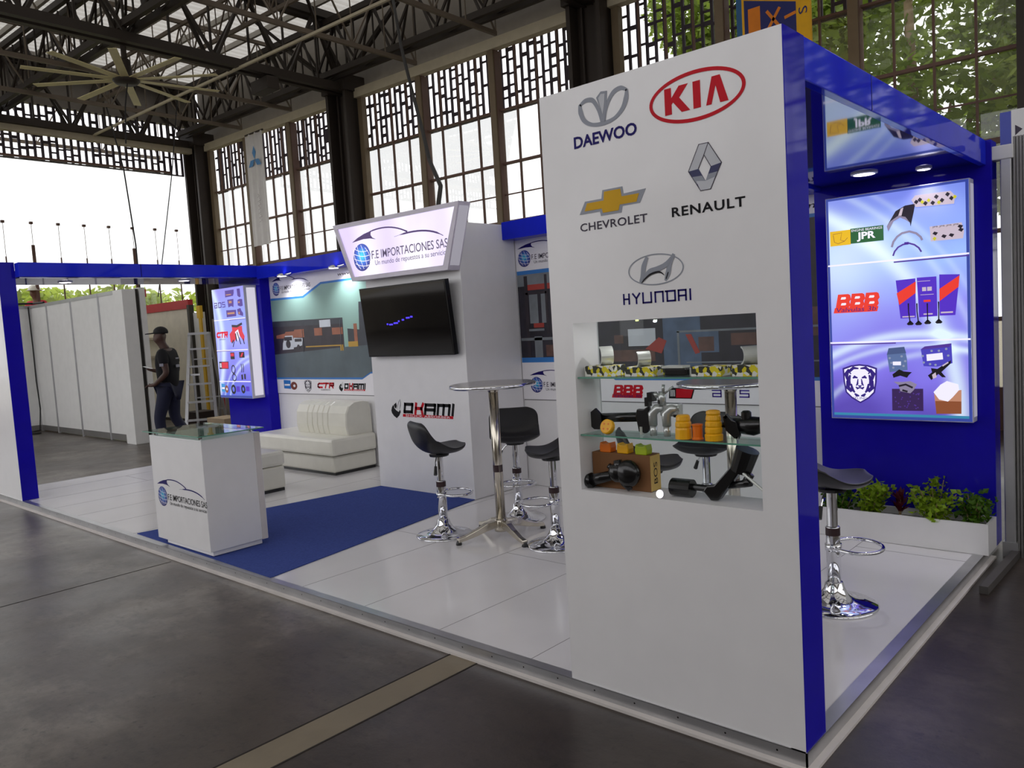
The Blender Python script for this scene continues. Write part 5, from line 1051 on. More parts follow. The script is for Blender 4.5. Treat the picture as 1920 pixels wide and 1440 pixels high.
# bar stools
M_seat = mat('black_leatherette', (26,25,29), .42, var=.05); M_band = mat('dark_label', (48,24,28), .5); M_bandtext = mat('label_text', (190,170,170), .5)
def make_stool(label):
    t = thing('bar_stool', label, 'stool', (0,0,0), group='chrome and black bar stools')
    # padded seat plate bent up into a low back: arc length from the front edge, then sideways
    N, K = 26, 16; top = []; bot = []; Rb = .085; L1 = .225; L2 = Rb*1.30; L3 = .14; LT = L1+L2+L3
    def prof(q):                                     # point and normal (pointing to the sitter)
        if q <= L1:
            f = q/L1; z = .016*(1-f)**2.2-.010*math.sin(f*math.pi); return (.18-q, z), (0., 1.)
        if q <= L1+L2:
            a = (q-L1)/Rb; return (.18-L1-Rb*math.sin(a), Rb-Rb*math.cos(a)), (math.sin(a), math.cos(a))
        a = L2/Rb; d = q-L1-L2; return (.18-L1-Rb*math.sin(a)-d*math.cos(a), Rb-Rb*math.cos(a)+d*math.sin(a)), (math.sin(a), math.cos(a))
    for i in range(N+1):
        q = LT*i/N; e = min(q, LT-q); rc = .13 if q < LT/2 else .085
        hw = .195 if e >= rc else .195-rc+math.sqrt(max(0, rc*rc-(rc-e)**2))
        hw = max(hw, .075); (u, z), (nx, nz) = prof(q)
        for j in range(K+1):
            sv = j/K*2-1; v = hw*sv; edge = max(abs(sv), 1-min(1, e/.06)); th = .046*(1-edge**3*.8); lift = (.004+.056*math.exp(-((q-L1-L2*.45)/.10)**2))*abs(sv)**2.2
            top.append((u+nx*(lift+.004), v, .655+z+nz*lift)); bot.append((u-nx*th*.9, v, .655+z+nz*lift-nz*th))
    M_ = (K+1); mb = MB(); vs = top+bot; o_ = len(top); fs = []
    for i in range(N):
        for j in range(K):
            a = i*M_+j; fs.append((a, a+1, a+M_+1, a+M_)); fs.append((o_+a, o_+a+M_, o_+a+M_+1, o_+a+1))
    for i in range(N):
        a = i*M_; fs.append((a, a+M_, o_+a+M_, o_+a)); b = i*M_+K; fs.append((b, o_+b, o_+b+M_, b+M_))
    for j in range(K):
        fs.append((j, o_+j, o_+j+1, j+1)); a = N*M_+j; fs.append((a, a+1, o_+a+1, o_+a))
    mb.add(vs, fs); s = mb.build('seat', M_seat, t, smooth=True)
    sb = s.modifiers.new('round', 'SUBSURF'); sb.levels = 1; sb.render_levels = 1
    MB().lathe([(.03,.30),(.03,.335),(.026,.34),(.026,.6)], (0,0,0), 20).build('upper_tube', M_chrome, t, smooth=False)
    MB().lathe([(.034,.10),(.034,.40),(.031,.405)], (0,0,0), 20).build('lower_tube', M_chrome, t, smooth=True)
    MB().lathe([(.07,.585),(.075,.60),(.03,.60)], (0,0,0), 12).build('seat_plate', M_black, t)
    MB().lathe([(.205,.0),(.205,.008),(.198,.014),(.15,.022),(.10,.036),(.07,.058),(.05,.09),(.042,.12),(.036,.125)], (0,0,0), 36).build('base', M_chrome, t, smooth=True)
    mb = MB(); ring = [(.115+.115*math.cos(a), .135*math.sin(a), .30) for a in [2*math.pi*k/28 for k in range(28)]]; mb.tube(ring, .010, 8, closed=True); mb.lathe([(.040,.282),(.040,.318)], (0,0,0), 16); mb.build('foot_ring', M_chrome, t, smooth=True)
    mb = MB(); mb.tube([(-.03,-.03,.60),(-.06,-.08,.56),(-.075,-.11,.52)], .005, 6); mb.build('lever', M_chrome, t)
    MB().tube([(-.072,-.105,.53),(-.088,-.135,.475)], [.010,.014], 8).build('lever_grip', M_black, t)
    MB().lathe([(.0352,.36),(.0352,.40)], (0,0,0), 16, cap=False).build('tube_label', M_band, t)
    return t
st = make_stool('black bar stool left of the round table with its lever beneath the seat')
st.location = (-3.20,1.32,0); st.rotation_euler = (0,0,1.2)
copy_thing(st, (-3.02,1.95,0), -.82, 'black bar stool behind the round table pole with its back to the wall')
copy_thing(st, (-2.31,1.53,0), -2.45, 'black bar stool half hidden by the left edge of the display panel')
copy_thing(st, (-1.45,2.05,0), -1.6, 'black bar stool farther behind the vitrine beside the second table')
copy_thing(st, (-1.47,1.42,0), .7, 'black bar stool with the low seat just behind the cardboard box in the vitrine')
copy_thing(st, (-.41,1.40,0), .55, 'black bar stool under the right canopy beside the blue panel edge')
# tables
M_ttop = mat('table_top_steel', (196,192,190), .22, .7); M_cast = mat('cast_aluminium', (205,198,184), .2, 1.)
def make_table(label):
    t = thing('bar_table', label, 'table', (0,0,0), group='round bar tables')
    MB().lathe([(.295,1.075),(.300,1.077),(.303,1.087),(.300,1.098),(.295,1.102)], (0,0,0), 48).build('table_top', M_ttop, t, smooth=False)
    MB().lathe([(.303,1.076),(.308,1.079),(.309,1.088),(.308,1.097),(.303,1.1)], (0,0,0), 48, cap=False).build('rim', M_chrome, t, smooth=True)
    MB().lathe([(.034,.10),(.034,1.06)], (0,0,0), 20).build('pole', M_cast, t, smooth=True)
    MB().lathe([(.12,1.066),(.12,1.07),(.04,1.05),(.036,1.04)][::-1], (0,0,0), 18).build('top_flange', M_cast, t)
    MB().lathe([(.05,.045),(.052,.06),(.05,.12),(.04,.135)], (0,0,0), 18).build('hub', M_cast, t, smooth=True)
    for k in range(4):
        a = math.pi/4+k*math.pi/2; d = Vector((math.cos(a), math.sin(a), 0)); n_ = Vector((-d.y, d.x, 0)); mb = MB()
        prof = [(.03,.125,.05,.026),(.12,.118,.055,.024),(.20,.085,.045,.02),(.29,.055,.032,.018),(.345,.045,.028,.020)]
        vs = []
        for r, zt, hgt, wd in prof:
            for sx, zz in ((-1,zt-hgt),(1,zt-hgt),(1,zt),(-1,zt)): q = d*r+n_*sx*wd; vs.append((q.x,q.y,max(.018,zz)))
        fs = [(0,1,2,3),(19,18,17,16)]
        for i in range(4):
            for j in range(4): fs.append((i*4+j, (i+1)*4+j, (i+1)*4+(j+1)%4, i*4+(j+1)%4))
        mb.add(vs, fs); l = mb.build('leg', M_cast, t, bevel=.005)
        q = d*.338; MB().lathe([(.02,.0),(.022,.004),(.02,.014),(.012,.03)], (q.x,q.y,0), 12).build('foot', M_black, l)
    MB().lathe([(.0345,.47),(.0345,.52)], (0,0,0), 16, cap=False).build('pole_label', M_band, t)
    return t
tb = make_table('round steel bar table with chrome rim in the open middle of the stand'); tb.location = (-2.79,1.50,0); tb.rotation_euler = (0,0,.436)
copy_thing(tb, (-1.11,1.75,0), .6, 'round steel bar table seen through the vitrine glass')
# planters
M_soil = mat('soil', (48,36,28), .95, bump=.5); PL = leafmat('plant_lime', (140,170,30)); PD = leafmat('plant_green', (84,124,26)); PR = leafmat('plant_red', (92,24,34))
def planter(x0, x1, y0, y1, label):
    t = thing('planter_box', label, 'planter', ((x0+x1)/2,(y0+y1)/2,0)); mb = MB(); h = .185; w_ = .014
    mb.box((x0,y0,.002),(x1,y0+w_,h)); mb.box((x0,y1-w_,.002),(x1,y1,h)); mb.box((x0,y0+w_,.002),(x0+w_,y1-w_,h)); mb.box((x1-w_,y0+w_,.002),(x1,y1-w_,h)); mb.box((x0+w_,y0+w_,.002),(x1-w_,y1-w_,.02)); mb.build('box', W_lam, t)
    mb = MB(); mb.box((x0+w_,y0+w_,.02),(x1-w_,y1-w_,.14)); mb.build('soil', M_soil, t)
def shrub(c, r, h, m, label, n=330, size=.034, name='potted_shrub'):
    rnd = random.Random(int(c[0]*1000)); t = thing(name, label, 'plant', (c[0],c[1],.14), group='plants in the white planters')
    mb = MB(); st_ = MB()
    for k in range(9):
        a = rnd.uniform(0,6.28); rr_ = rnd.uniform(.2,1)*r; top = Vector((c[0]+rr_*math.cos(a), c[1]+.7*rr_*math.sin(a), .14+h*rnd.uniform(.55,1.0))); b = Vector((c[0]+rr_*.2*math.cos(a), c[1]+rr_*.2*math.sin(a), .13))
        st_.tube([b, b.lerp(top,.5)+Vector((0,0,.02)), top], .003, 5)
        for j in range(n//9):
            f = rnd.uniform(.25,1.05); p = b.lerp(top, f)+Vector((rnd.gauss(0,.022), rnd.gauss(0,.022), rnd.gauss(0,.012))); s = size*rnd.uniform(.6,1.25)
            d = Vector((rnd.gauss(0,1), rnd.gauss(0,1), rnd.gauss(.3,.6))).normalized(); e = d.cross(Vector((rnd.gauss(0,1), rnd.gauss(0,1), 1))).normalized(); up = d.cross(e)*.15*s
            mb.add([p, p+d*s*.5+e*s*.42+up, p+d*s*1.1, p+d*s*.5-e*s*.42+up], [(0,1,2,3)])
    st_.build('stems', M_bark, t); mb.build('foliage', m, t)
planter(-.955,.03,2.605,2.825,'long white planter box at the foot of the right blue wall')
shrub((-.84,2.70),.12,.19,PD,'low green shrub at the left end of the right planter under the stool')
shrub((-.66,2.70),.17,.25,PL,'lime green shrub left of the red leaved plant in the right planter', 480)
shrub((-.27,2.70),.17,.25,PL,'lime green shrub right of the red leaved plant in the right planter', 520)
shrub((-.07,2.71),.12,.20,PD,'darker green shrub at the right end of the right planter', 380)
# red leaved plant
t = thing('red_leaf_plant', 'dark red leaved plant standing upright between the green shrubs', 'plant', (-.475,2.71,.14), group='plants in the white planters')
MB().tube([(-.475,2.71,.12),(-.475,2.71,.28)], .008, 6).build('stem', M_bark, t); mb = MB(); rnd = random.Random(5)
for k in range(26):
    a = k*2.4; z = .16+.12*k/26; L = rnd.uniform(.07,.11); el = rnd.uniform(.5,1.25); d = Vector((math.cos(a)*math.cos(el), math.sin(a)*math.cos(el), math.sin(el))); e = d.cross(Vector((0,0,1))).normalized(); p = Vector((-.475,2.71,z))
    mb.add([p, p+d*L*.5+e*.016, p+d*L, p+d*L*.5-e*.016], [(0,1,2,3)])
mb.build('foliage', PR, t)
planter(-9.0,-7.98,2.50,2.645,'white planter box at the foot of the left blue wall mostly behind the counter')
shrub((-8.05,2.57),.09,.26,PD,'green shrub peeping over the right end of the left planter behind the counter', 200)
shrub((-8.45,2.57),.12,.17,PL,'lime green shrub in the middle of the left planter', 160)
# ================================================================== VITRINE CONTENTS
V_silver = mat('bearing_silver', (206,210,204), .3, .35); V_blk = mat('part_black', (16,16,18), .22, spec=.6); V_yel = mat('poly_yellow', (236,172,8), .4); V_org = mat('poly_orange', (226,112,12), .4); V_lime = mat('poly_lime', (168,188,30), .4); V_card = mat('cardboard', (122,82,48), .8); V_cardl = mat('cardboard_label', (206,172,96), .7)
V_alu = mat('cast_part', (196,200,198), .25, .6)
def carton_mat():
    m = bpy.data.materials.new('printed_carton'); m.use_nodes = True; nt = m.node_tree; b = nt.nodes['Principled BSDF']; tc = nt.nodes.new('ShaderNodeTexCoord'); mp = nt.nodes.new('ShaderNodeMapping'); mp.inputs['Rotation'].default_value = (.3,.8,.5)
    ck = nt.nodes.new('ShaderNodeTexVoronoi'); ck.inputs['Scale'].default_value = 62; rp = nt.nodes.new('ShaderNodeValToRGB'); rp.color_ramp.interpolation = 'CONSTANT'; e = rp.color_ramp.elements; e[0].color = lin((222,222,214)); e[1].position = .45; e[1].color = lin((216,202,20)); k = e.new(.74); k.color = lin((44,46,34))
    sp = nt.nodes.new('ShaderNodeSeparateColor'); nt.links.new(tc.outputs['Object'], mp.inputs[0]); nt.links.new(mp.outputs[0], ck.inputs['Vector']); nt.links.new(ck.outputs['Color'], sp.inputs[0]); nt.links.new(sp.outputs[0], rp.inputs[0]); nt.links.new(rp.outputs[0], b.inputs['Base Color']); return m
V_carton = carton_mat()
S1, S2, S3 = 1.278, 1.046, .82
def shell(x, z0, label, r=.036, w_=.05, y=.07):
    mb = MB(); vs = []; n = 14
    for k in range(n+1):
        a = math.radians(100)*(k/n-.5)*1.8
        for rr_ in (r, r-.006):
            for yy_ in (y-w_/2, y+w_/2): vs.append((x+rr_*math.cos(a)-r*.6, yy_, z0+r+rr_*math.sin(a)))
    fs = []
    for k in range(n):
        a = k*4; b = a+4; fs += [(a,a+1,b+1,b),(a+3,a+2,b+2,b+3),(a,b,b+2,a+2),(a+1,a+3,b+3,b+1)]
    fs += [(0,2,3,1),(n*4,n*4+1,n*4+3,n*4+2)]
    ca, sa = math.cos(-.75), math.sin(-.75); vs = [(x+(a-x)*ca-(b_-y)*sa, y+(a-x)*sa+(b_-y)*ca, c_) for a, b_, c_ in vs]
    mb.add(vs, fs); o = mb.build('bearing_shell', V_silver, smooth=False); tag(o, label, 'bearing', 'bearing shells on the top glass shelf')
def carton(x0, x1, h, label, y0=.035, y1=.12):
    o = MB().box((x0,y0,S1+.0005),(x1,y1,S1+h)).build('parts_carton', V_carton); tag(o, label, 'box', 'small printed cartons on the top glass shelf')
carton(-.872,-.735,.042,'leftmost yellow and white carton on the top shelf, under a bearing shell'); carton(-.680,-.552,.036,'second yellow and white carton from the left on the top shelf')
carton(-.392,-.275,.036,'flat yellow and white carton on the top shelf with nothing on it'); carton(-.232,-.135,.04,'yellow and white carton at the right end of the top shelf')
shell(-.785,S1+.042,'largest silver bearing shell at the left of the top shelf',.038); shell(-.612,S1+.036,'small silver bearing shell on the second carton of the top shelf',.029); shell(-.165,S1+.04,'silver bearing shell at the right end of the top shelf',.032,.08)
t = thing('black_bracket', 'black metal part with a silver edge in the middle of the top shelf', 'car part', (-.46,.08,S1))
MB().box((-.515,.05,S1+.0005),(-.42,.11,S1+.03)).build('body', V_blk, t, bevel=.006); MB().box((-.522,.045,S1+.03),(-.432,.1,S1+.038)).build('plate', V_silver, t)
MB().lathe([(.012,.01),(.012,.04)], (-.405,.07,S1-.01), 10).build('stud', V_silver, t)
o = MB().lathe([(.018,0),(.019,.012),(.015,.026),(.006,.032)], (-.565,.13,S1+.0005), 14).build('blue_cap', mat('cap_blue', (44,116,196), .4), smooth=True); tag(o, 'small blue cap behind the second carton on the top shelf', 'cap')
# middle shelf
t = thing('drive_shaft', 'black flanged shaft part lying along the left of the middle shelf', 'car part', (-.76,.11,S2)); zc = S2+.055
MB().tube([(-.87,.11,zc),(-.64,.11,zc+.012)], .019, 14).build('tube', V_blk, t, smooth=True)
mb = MB(); mb.flat([(-.90,zc-.03),(-.895,zc+.025),(-.87,zc+.042),(-.845,zc+.02),(-.84,zc-.02),(-.855,zc-.045),(-.88,zc-.045)], .10, .012); mb.build('flange', V_blk, t)
mb = MB(); mb.flat([(-.66,zc-.045),(-.672,zc+.02),(-.665,zc+.045),(-.635,zc+.045),(-.61,zc+.06),(-.605,zc-.03),(-.63,zc-.05)], .10, .02); mb.build('housing', V_blk, t, bevel=.004)
mb = MB(); mb.box((-.633,.09,zc+.055),(-.615,.115,zc+.09)); mb.box((-.618,.085,zc+.075),(-.595,.12,zc+.11)); mb.build('bracket', V_blk, t)
MB().lathe([(.008,0),(.008,.03)], (-.648,.085,S2+.001), 8).build('bolt', V_silver, t)
t = thing('yellow_plug', 'yellow four holed round bushing leaning on the middle shelf', 'car part', (-.782,.045,S2)); Rm = Matrix.Translation((-.782,.045,S2+.03)) @ Matrix.Rotation(math.radians(72),4,'X')
MB().lathe([(.026,-.012),(.03,-.008),(.03,.008),(.026,.012)], (0,0,0), 20, Rm).build('body', V_yel, t, smooth=False)
mb = MB()
for x, y in ((-.01,.01),(.01,.01),(-.01,-.01),(.01,-.01)): mb.lathe([(.004,.0),(.004,.0128)], (0,0,0), 8, Rm @ Matrix.Translation((x,y,0)))
mb.build('holes', V_org, t)
t = thing('manifold', 'silver forked pipe manifold standing on the middle shelf', 'car part', (-.545,.085,S2))
for x in (-.585,-.525):
    mb = MB(); mb.tube([(x,.07,S2+.001),(x,.07,S2+.04)], .0135, 12); mb.tube([(x,.07,S2+.04),(x-.002,.072,S2+.085),(x+.012,.08,S2+.105),(x+.04,.095,S2+.108)], [.0165,.018,.018,.016], 12); mb.build('pipe', V_alu, t, smooth=True)
MB().box((-.56,.08,S2+.075),(-.48,.12,S2+.125)).build('flange', V_alu, t, bevel=.006)
mb = MB(); mb.tube([(-.548,.08,S2+.12),(-.545,.08,S2+.17)], .015, 12); mb.tube([(-.535,.07,S2+.17),(-.532,.07,S2+.198)], .006, 8); mb.tube([(-.53,.075,S2+.165),(-.497,.08,S2+.19)], .004, 8); mb.tube([(-.565,.08,S2+.15),(-.578,.08,S2+.165)], .009, 8); mb.build('upper_valve', V_alu, t, smooth=True)
mb = MB(); mb.lathe([(.011,0),(.011,.015)], (-.552,.075,S2+.125), 8); mb.lathe([(.007,0),(.007,.01)], (-.49,.075,S2+.075), 8); mb.build('rubber_plug', V_blk, t)
def bump_stop(x, prof, m, label, y=.05):
    o = MB().lathe(prof, (x,y,S2+.0005), 20).build('bump_stop', m, smooth=False); tag(o, label, 'car part', 'yellow rubber parts on the middle shelf')
bump_stop(-.443,[(.031,0),(.030,.035),(.028,.042),(.030,.047),(.029,.06),(.026,.064),(.027,.07),(.025,.084),(.021,.088)],V_yel,'shorter ribbed yellow bump stop left of the orange spool')
bump_stop(-.385,[(.021,0),(.021,.004),(.018,.008),(.018,.048),(.020,.052),(.020,.056)],V_org,'small orange spool between the two ribbed yellow bump stops',.05)
bump_stop(-.320,[(.032,0),(.033,.02),(.029,.024),(.031,.03),(.031,.044),(.028,.048),(.030,.054),(.029,.066),(.026,.070),(.028,.076),(.026,.088),(.024,.092),(.026,.098),(.024,.107),(.014,.11)],V_yel,'taller ribbed yellow bump stop right of the orange spool')
t = thing('black_pump', 'black flanged pump body at the right end of the middle shelf', 'car part', (-.21,.09,S2)); zc = S2+.055
mb = MB(); mb.flat([(-.29,zc+.03),(-.275,zc+.042),(-.255,zc+.02),(-.24,zc+.015),(-.225,zc-.035),(-.235,zc-.052),(-.25,zc-.045),(-.28,zc-.02)], .075, .014); mb.build('flange', V_blk, t, bevel=.003)
MB().tube([(-.28,.1,zc+.0),(-.19,.1,zc-.005),(-.125,.1,zc+.005)], [.03,.034,.022], 14).build('body', V_blk, t, smooth=True); MB().lathe([(.018,.0),(.018,.035),(.012,.04)], (-.215,.095,zc+.01), 12).build('cap', V_blk, t)
MB().tube([(-.345,.11,zc-.01),(-.28,.1,zc-.005)], .012, 10).build('shaft', V_blk, t)
mb = MB(); 
for q in ((-.278,zc+.03),(-.236,zc-.045)): mb.disc(q, .006,.006, .061, .0)
mb.build('bolt_heads', V_alu, t)
# bottom
t = thing('cardboard_box', 'brown cardboard parts box with a pale label end on the vitrine floor', 'box', (-.745,.11,S3))
MB().box((-.888,.075,S3+.0005),(-.612,.150,S3+.145)).build('carton', V_card, t, bevel=.002); MB().box((-.6125,.077,S3+.003),(-.6115,.148,S3+.143)).build('end_label', V_cardl, t)
mb = MB(); lettering(mb, 'BOS', 0,0,.085,.026,0,0); mb.v = [(-.6108, .125-v[2], S3+.03+v[0]) for v in mb.v]; mb.build('end_print', K_dark, t)
def bushing(x, m, label, y=.1):
    prof = [(x-.026,0),(x+.026,0),(x+.028,.02),(x+.024,.042),(x+.012,.034),(x-.012,.034),(x-.024,.042),(x-.028,.02)]; z0 = S3+.1455
    mb = MB(); mb.flat([(a, z0+b) for a, b in prof], y+.025, .05); o = mb.build('bushing', m, bevel=.004); tag(o, label, 'car part', 'coloured bushings on the cardboard box')
bushing(-.822,V_org,'orange plastic bushing on top of the cardboard box'); bushing(-.738,V_yel,'yellow plastic bushing on top of the cardboard box'); bushing(-.652,V_lime,'lime green plastic bushing on top of the cardboard box')
t = thing('water_pump', 'black lobed pump lying in front of the cardboard box', 'car part', (-.76,.045,S3)); 
MB().tube([(-.885,.045,S3+.03),(-.77,.045,S3+.062)], [.024,.02], 14).build('neck', V_blk, t, smooth=True)
MB().tube([(-.905,.045,S3+.026),(-.872,.045,S3+.033)], [.024,.031], 14).build('neck_flange', V_blk, t, smooth=True)
mb = MB(); mb.ball((-.695,.045,S3+.075),(.055,.036,.055),16,10); mb.ball((-.745,.045,S3+.075),(.04,.034,.04),14,8); mb.build('body', V_blk, t, smooth=True)
mb = MB(); mb.tube([(-.735,.045,S3+.085),(-.742,.045,S3+.125)], [.024,.017], 10); mb.tube([(-.71,.045,S3+.04),(-.685,.04,S3+.012)], [.022,.011], 10); mb.tube([(-.77,.045,S3+.09),(-.785,.045,S3+.10)], .012, 8); mb.build('lug', V_blk, t, smooth=True)
t = thing('control_arm', 'black suspension control arm standing at the right of the vitrine floor', 'car part', (-.33,.07,S3))
MB().tube([(-.515,.075,S3+.0345),(-.43,.075,S3+.0345)], [.033,.034], 16).build('round_bushing', V_blk, t, smooth=False)
MB().tube([(-.43,.075,S3+.04),(-.36,.075,S3+.04)], .013, 10).build('rod', V_blk, t)
mb = MB(); mb.flat([(-.375,S3+.035),(-.36,S3+.055),(-.33,S3+.06),(-.262,S3+.135),(-.225,S3+.12),(-.285,S3+.045),(-.315,S3+.005),(-.345,S3+.002)], .09, .04); mb.build('arm', V_blk, t, bevel=.005)
MB().tube([(-.235,.075,S3+.115),(-.205,.075,S3+.195)], [.037,.042], 16).build('end_bushing', V_blk, t, smooth=False)
mb = MB(); mb.tube([(-.28,.07,S3+.06),(-.215,.06,S3+.075),(-.195,.06,S3+.085)], [.012,.014,.02], 10); mb.tube([(-.21,.06,S3+.08),(-.19,.06,S3+.11)], .014, 10); mb.build('ball_joint', V_blk, t, smooth=True)
MB().tube([(-.228,.05,S3+.125),(-.135,.05,S3+.055)], [.006,.005], 8).build('stud', V_silver, t)
t = thing('puck_light', 'small round white puck light shining at the lower edge of the vitrine', 'light', (-.53,.008,S3)); Rm = Matrix.Translation((-.528,.006,S3+.0175)) @ Matrix.Rotation(math.radians(80),4,'X')
MB().lathe([(.0165,-.004),(.0165,.004)], (0,0,0), 20, Rm).build('rim', MATS['lamp_rim'], t); MB().lathe([(.001,.0065),(.015,.005)], (0,0,0), 20, Rm, cap=False).build('lens', lit('puck_lens', (255,250,255), 3.), t)
for x in (-.655,-.66):
    pass
o = MB().lathe([(.006,-.006),(.006,.0)], (-.655,.1,hz1), 10).build('vitrine_lamp', lit('lime_led', (220,240,120), 2.)); tag(o, 'tiny lime coloured lamp under the top edge of the vitrine', 'light')
ld = bpy.data.lights.new('vitrine_glow', 'POINT'); ld.energy = .7; ld.shadow_soft_size = .006; lo = bpy.data.objects.new('bulb', ld); COL.objects.link(lo); lo.parent = o; lo.location = (0,0,-.004)
# ================================================================== PEOPLE
SK = mat('skin', (74,48,38), .55); SK2 = mat('skin_worker', (120,80,62), .55); CL_blk = mat('shirt_black', (14,13,17), .9, bump=.1); CL_jean = mat('jeans', (24,27,52), .85, bump=.1); CL_red = mat('shirt_red', (196,34,52), .8); CAPM = mat('cap_black', (20,19,21), .8); HAT = mat('helmet_white', (236,232,220), .35); SHOE = mat('shoes', (50,48,50), .6); PHONE = mat('phone', (16,16,18), .2); PATCH = mat('shirt_patch', (150,150,160), .7)
def skin_mesh(name, joints, bones, m, parent, sub=2, root=0):
    keys = list(joints); idx = {k: i for i, k in enumerate(keys)}
    me = bpy.data.meshes.new(name); me.from_pydata([joints[k][0] for k in keys], [(idx[a], idx[b]) for a, b in bones], []); me.materials.append(m)
    o = bpy.data.objects.new(name, me); COL.objects.link(o); o.parent = parent
    sk = o.modifiers.new('skin', 'SKIN'); sk.use_smooth_shade = True
    lay = me.skin_vertices[0].data if me.skin_vertices else None
    if lay is None:
        bpy.context.view_layer.objects.active = o; bpy.ops.mesh.customdata_skin_add(); lay = me.skin_vertices[0].data
    for k in keys:
        r = joints[k][1]; lay[idx[k]].radius = r if isinstance(r, tuple) else (r, r)
    lay[root].use_root = True
    sb = o.modifiers.new('smooth', 'SUBSURF'); sb.levels = sub; sb.render_levels = sub
    return o
# body frame: x forward, y to the person's left, z up from the ground
def man():
    SC_ = 1.0; loc = (-10.34,2.62,FZ); rz = math.atan2(-.67,-.74)
    t = thing('person', 'man in black cap and dark shirt walking left while looking at his phone', 'person', loc, rz); t.scale = (SC_,)*3
    J = {'pelvis':((0,0,.98),(.11,.12)),'waist':((.0,0,1.10),(.115,.125)),'chest':((-.01,0,1.32),(.14,.165)),'neckb':((0,0,1.50),(.07,.08)),'neck':((.03,0,1.56),.058),'jaw':((.065,0,1.625),(.065,.07)),'head':((.06,0,1.70),(.092,.078)),'crown':((.045,0,1.775),(.075,.068)),
      'shL':((-.01,.17,1.45),.065),'elL':((-.09,.235,1.17),.045),'wrL':((.10,.20,1.02),.032),'haL':((.17,.18,1.0),(.02,.034)),
      'shR':((-.01,-.17,1.45),.065),'elR':((-.06,-.22,1.17),.046),'wrR':((.19,-.13,1.19),.032),'haR':((.26,-.10,1.215),(.02,.036)),
      'hipL':((.01,.09,.92),.10),'knL':((.14,.10,.51),.064),'anL':((.10,.10,.10),.045),'toL':((.24,.10,.045),.036),
      'hipR':((-.01,-.09,.92),.10),'knR':((.0,-.10,.50),.064),'anR':((-.24,-.10,.16),.045),'toR':((-.14,-.10,.05),.036)}
    B = [('pelvis','waist'),('waist','chest'),('chest','neckb'),('neckb','neck'),('neck','jaw'),('jaw','head'),('head','crown'),('chest','shL'),('shL','elL'),('elL','wrL'),('wrL','haL'),('chest','shR'),('shR','elR'),('elR','wrR'),('wrR','haR'),('pelvis','hipL'),('hipL','knL'),('knL','anL'),('anL','toL'),('pelvis','hipR'),('hipR','knR'),('knR','anR'),('anR','toR')]
    J['nose'] = ((.155,0,1.665),.018); B.append(('head','nose'))
    J['earL'] = ((.045,.085,1.68),.018); B.append(('head','earL')); J['earR'] = ((.045,-.085,1.68),.018); B.append(('head','earR'))
    for sd, hx in (('L',(.17,.18,1.0)),('R',(.26,-.10,1.215))):
        for q in range(4):
            dx, dy = .055+.008*(1 if q in (1,2) else 0), (-.027+.018*q)
            J['f%s%da'%(sd,q)] = ((hx[0]+.05,hx[1]+dy,hx[2]+.006),.009); J['f%s%db'%(sd,q)] = ((hx[0]+dx+.025,hx[1]+dy*.9,hx[2]+(.022 if sd == 'R' else -.025)),.008)
            B.append(('ha'+sd,'f%s%da'%(sd,q))); B.append(('f%s%da'%(sd,q),'f%s%db'%(sd,q)))
        s2 = 1 if sd == 'R' else -1
        J['t%sa'%sd] = ((hx[0]+.015,hx[1]+.035*s2,hx[2]+.012),.010); J['t%sb'%sd] = ((hx[0]+.05,hx[1]+.04*s2,hx[2]+.03),.008); B.append(('ha'+sd,'t%sa'%sd)); B.append(('t%sa'%sd,'t%sb'%sd))
    skin_mesh('body', J, B, SK, t)
    K = lambda n, g: (J[n][0], tuple(x+g for x in J[n][1]) if isinstance(J[n][1], tuple) else J[n][1]+g)
    S = {k: K(k,.022) for k in ('pelvis','waist','chest','neckb','shL','shR')}; S['slL'] = ((-.06,.215,1.27),.072); S['slR'] = ((-.045,-.205,1.27),.072)
    S['pelvis'] = ((0,0,.90),(.15,.17)); S['waist'] = ((0,0,1.10),(.155,.17)); S['chest'] = ((-.01,0,1.32),(.165,.19))
    skin_mesh('shirt', S, [('pelvis','waist'),('waist','chest'),('chest','neckb'),('chest','shL'),('shL','slL'),('chest','shR'),('shR','slR')], CL_blk, t)
    L = {k: K(k,.016) for k in ('pelvis','hipL','knL','hipR','knR')}; L['anL'] = ((.095,.10,.10),.068); L['anR'] = ((-.225,-.10,.17),.068); L['pelvis'] = ((0,0,.97),(.135,.155))
    skin_mesh('trousers', L, [('pelvis','hipL'),('hipL','knL'),('knL','anL'),('pelvis','hipR'),('hipR','knR'),('knR','anR')], CL_jean, t)
    for nm, a, b in (('L',(.07,.10,.05),(.25,.10,.042)),('R',(-.26,-.10,.10),(-.11,-.10,.042))): MB().tube([a, ((a[0]+b[0])/2,a[1],(a[2]+b[2])/2+.004), b], [.045,.046,.034], 10).build('shoe', SHOE, t, smooth=True, world=False)
    mb = MB(); mb.ball((.045,0,1.755),(.104,.090,.085),16,10); 
    mb.v = [(x,y,max(z,1.735)) for x,y,z in mb.v]; c = mb.build('cap', CAPM, t, smooth=True, world=False)
    mb = MB(); mb.add([(.12,-.07,1.742),(.225,-.055,1.735),(.275,0,1.732),(.225,.055,1.735),(.12,.07,1.742),(.12,-.07,1.755),(.225,-.055,1.748),(.275,0,1.745),(.225,.055,1.748),(.12,.07,1.755)], [(4,3,2,1,0),(5,6,7,8,9),(0,1,6,5),(1,2,7,6),(2,3,8,7),(3,4,9,8),(4,0,5,9)]); mb.build('brim', CAPM, c, world=False)
    MB().box((-.075,.286,1.27),(-.02,.292,1.31)).build('sleeve_patch', PATCH, t, world=False)
    mb = MB(); mb.box((-.158,-.05,1.36),(-.154,.05,1.38)); mb.box((-.158,-.06,1.24),(-.154,.06,1.28)); mb.build('back_print', PATCH, t, world=False)
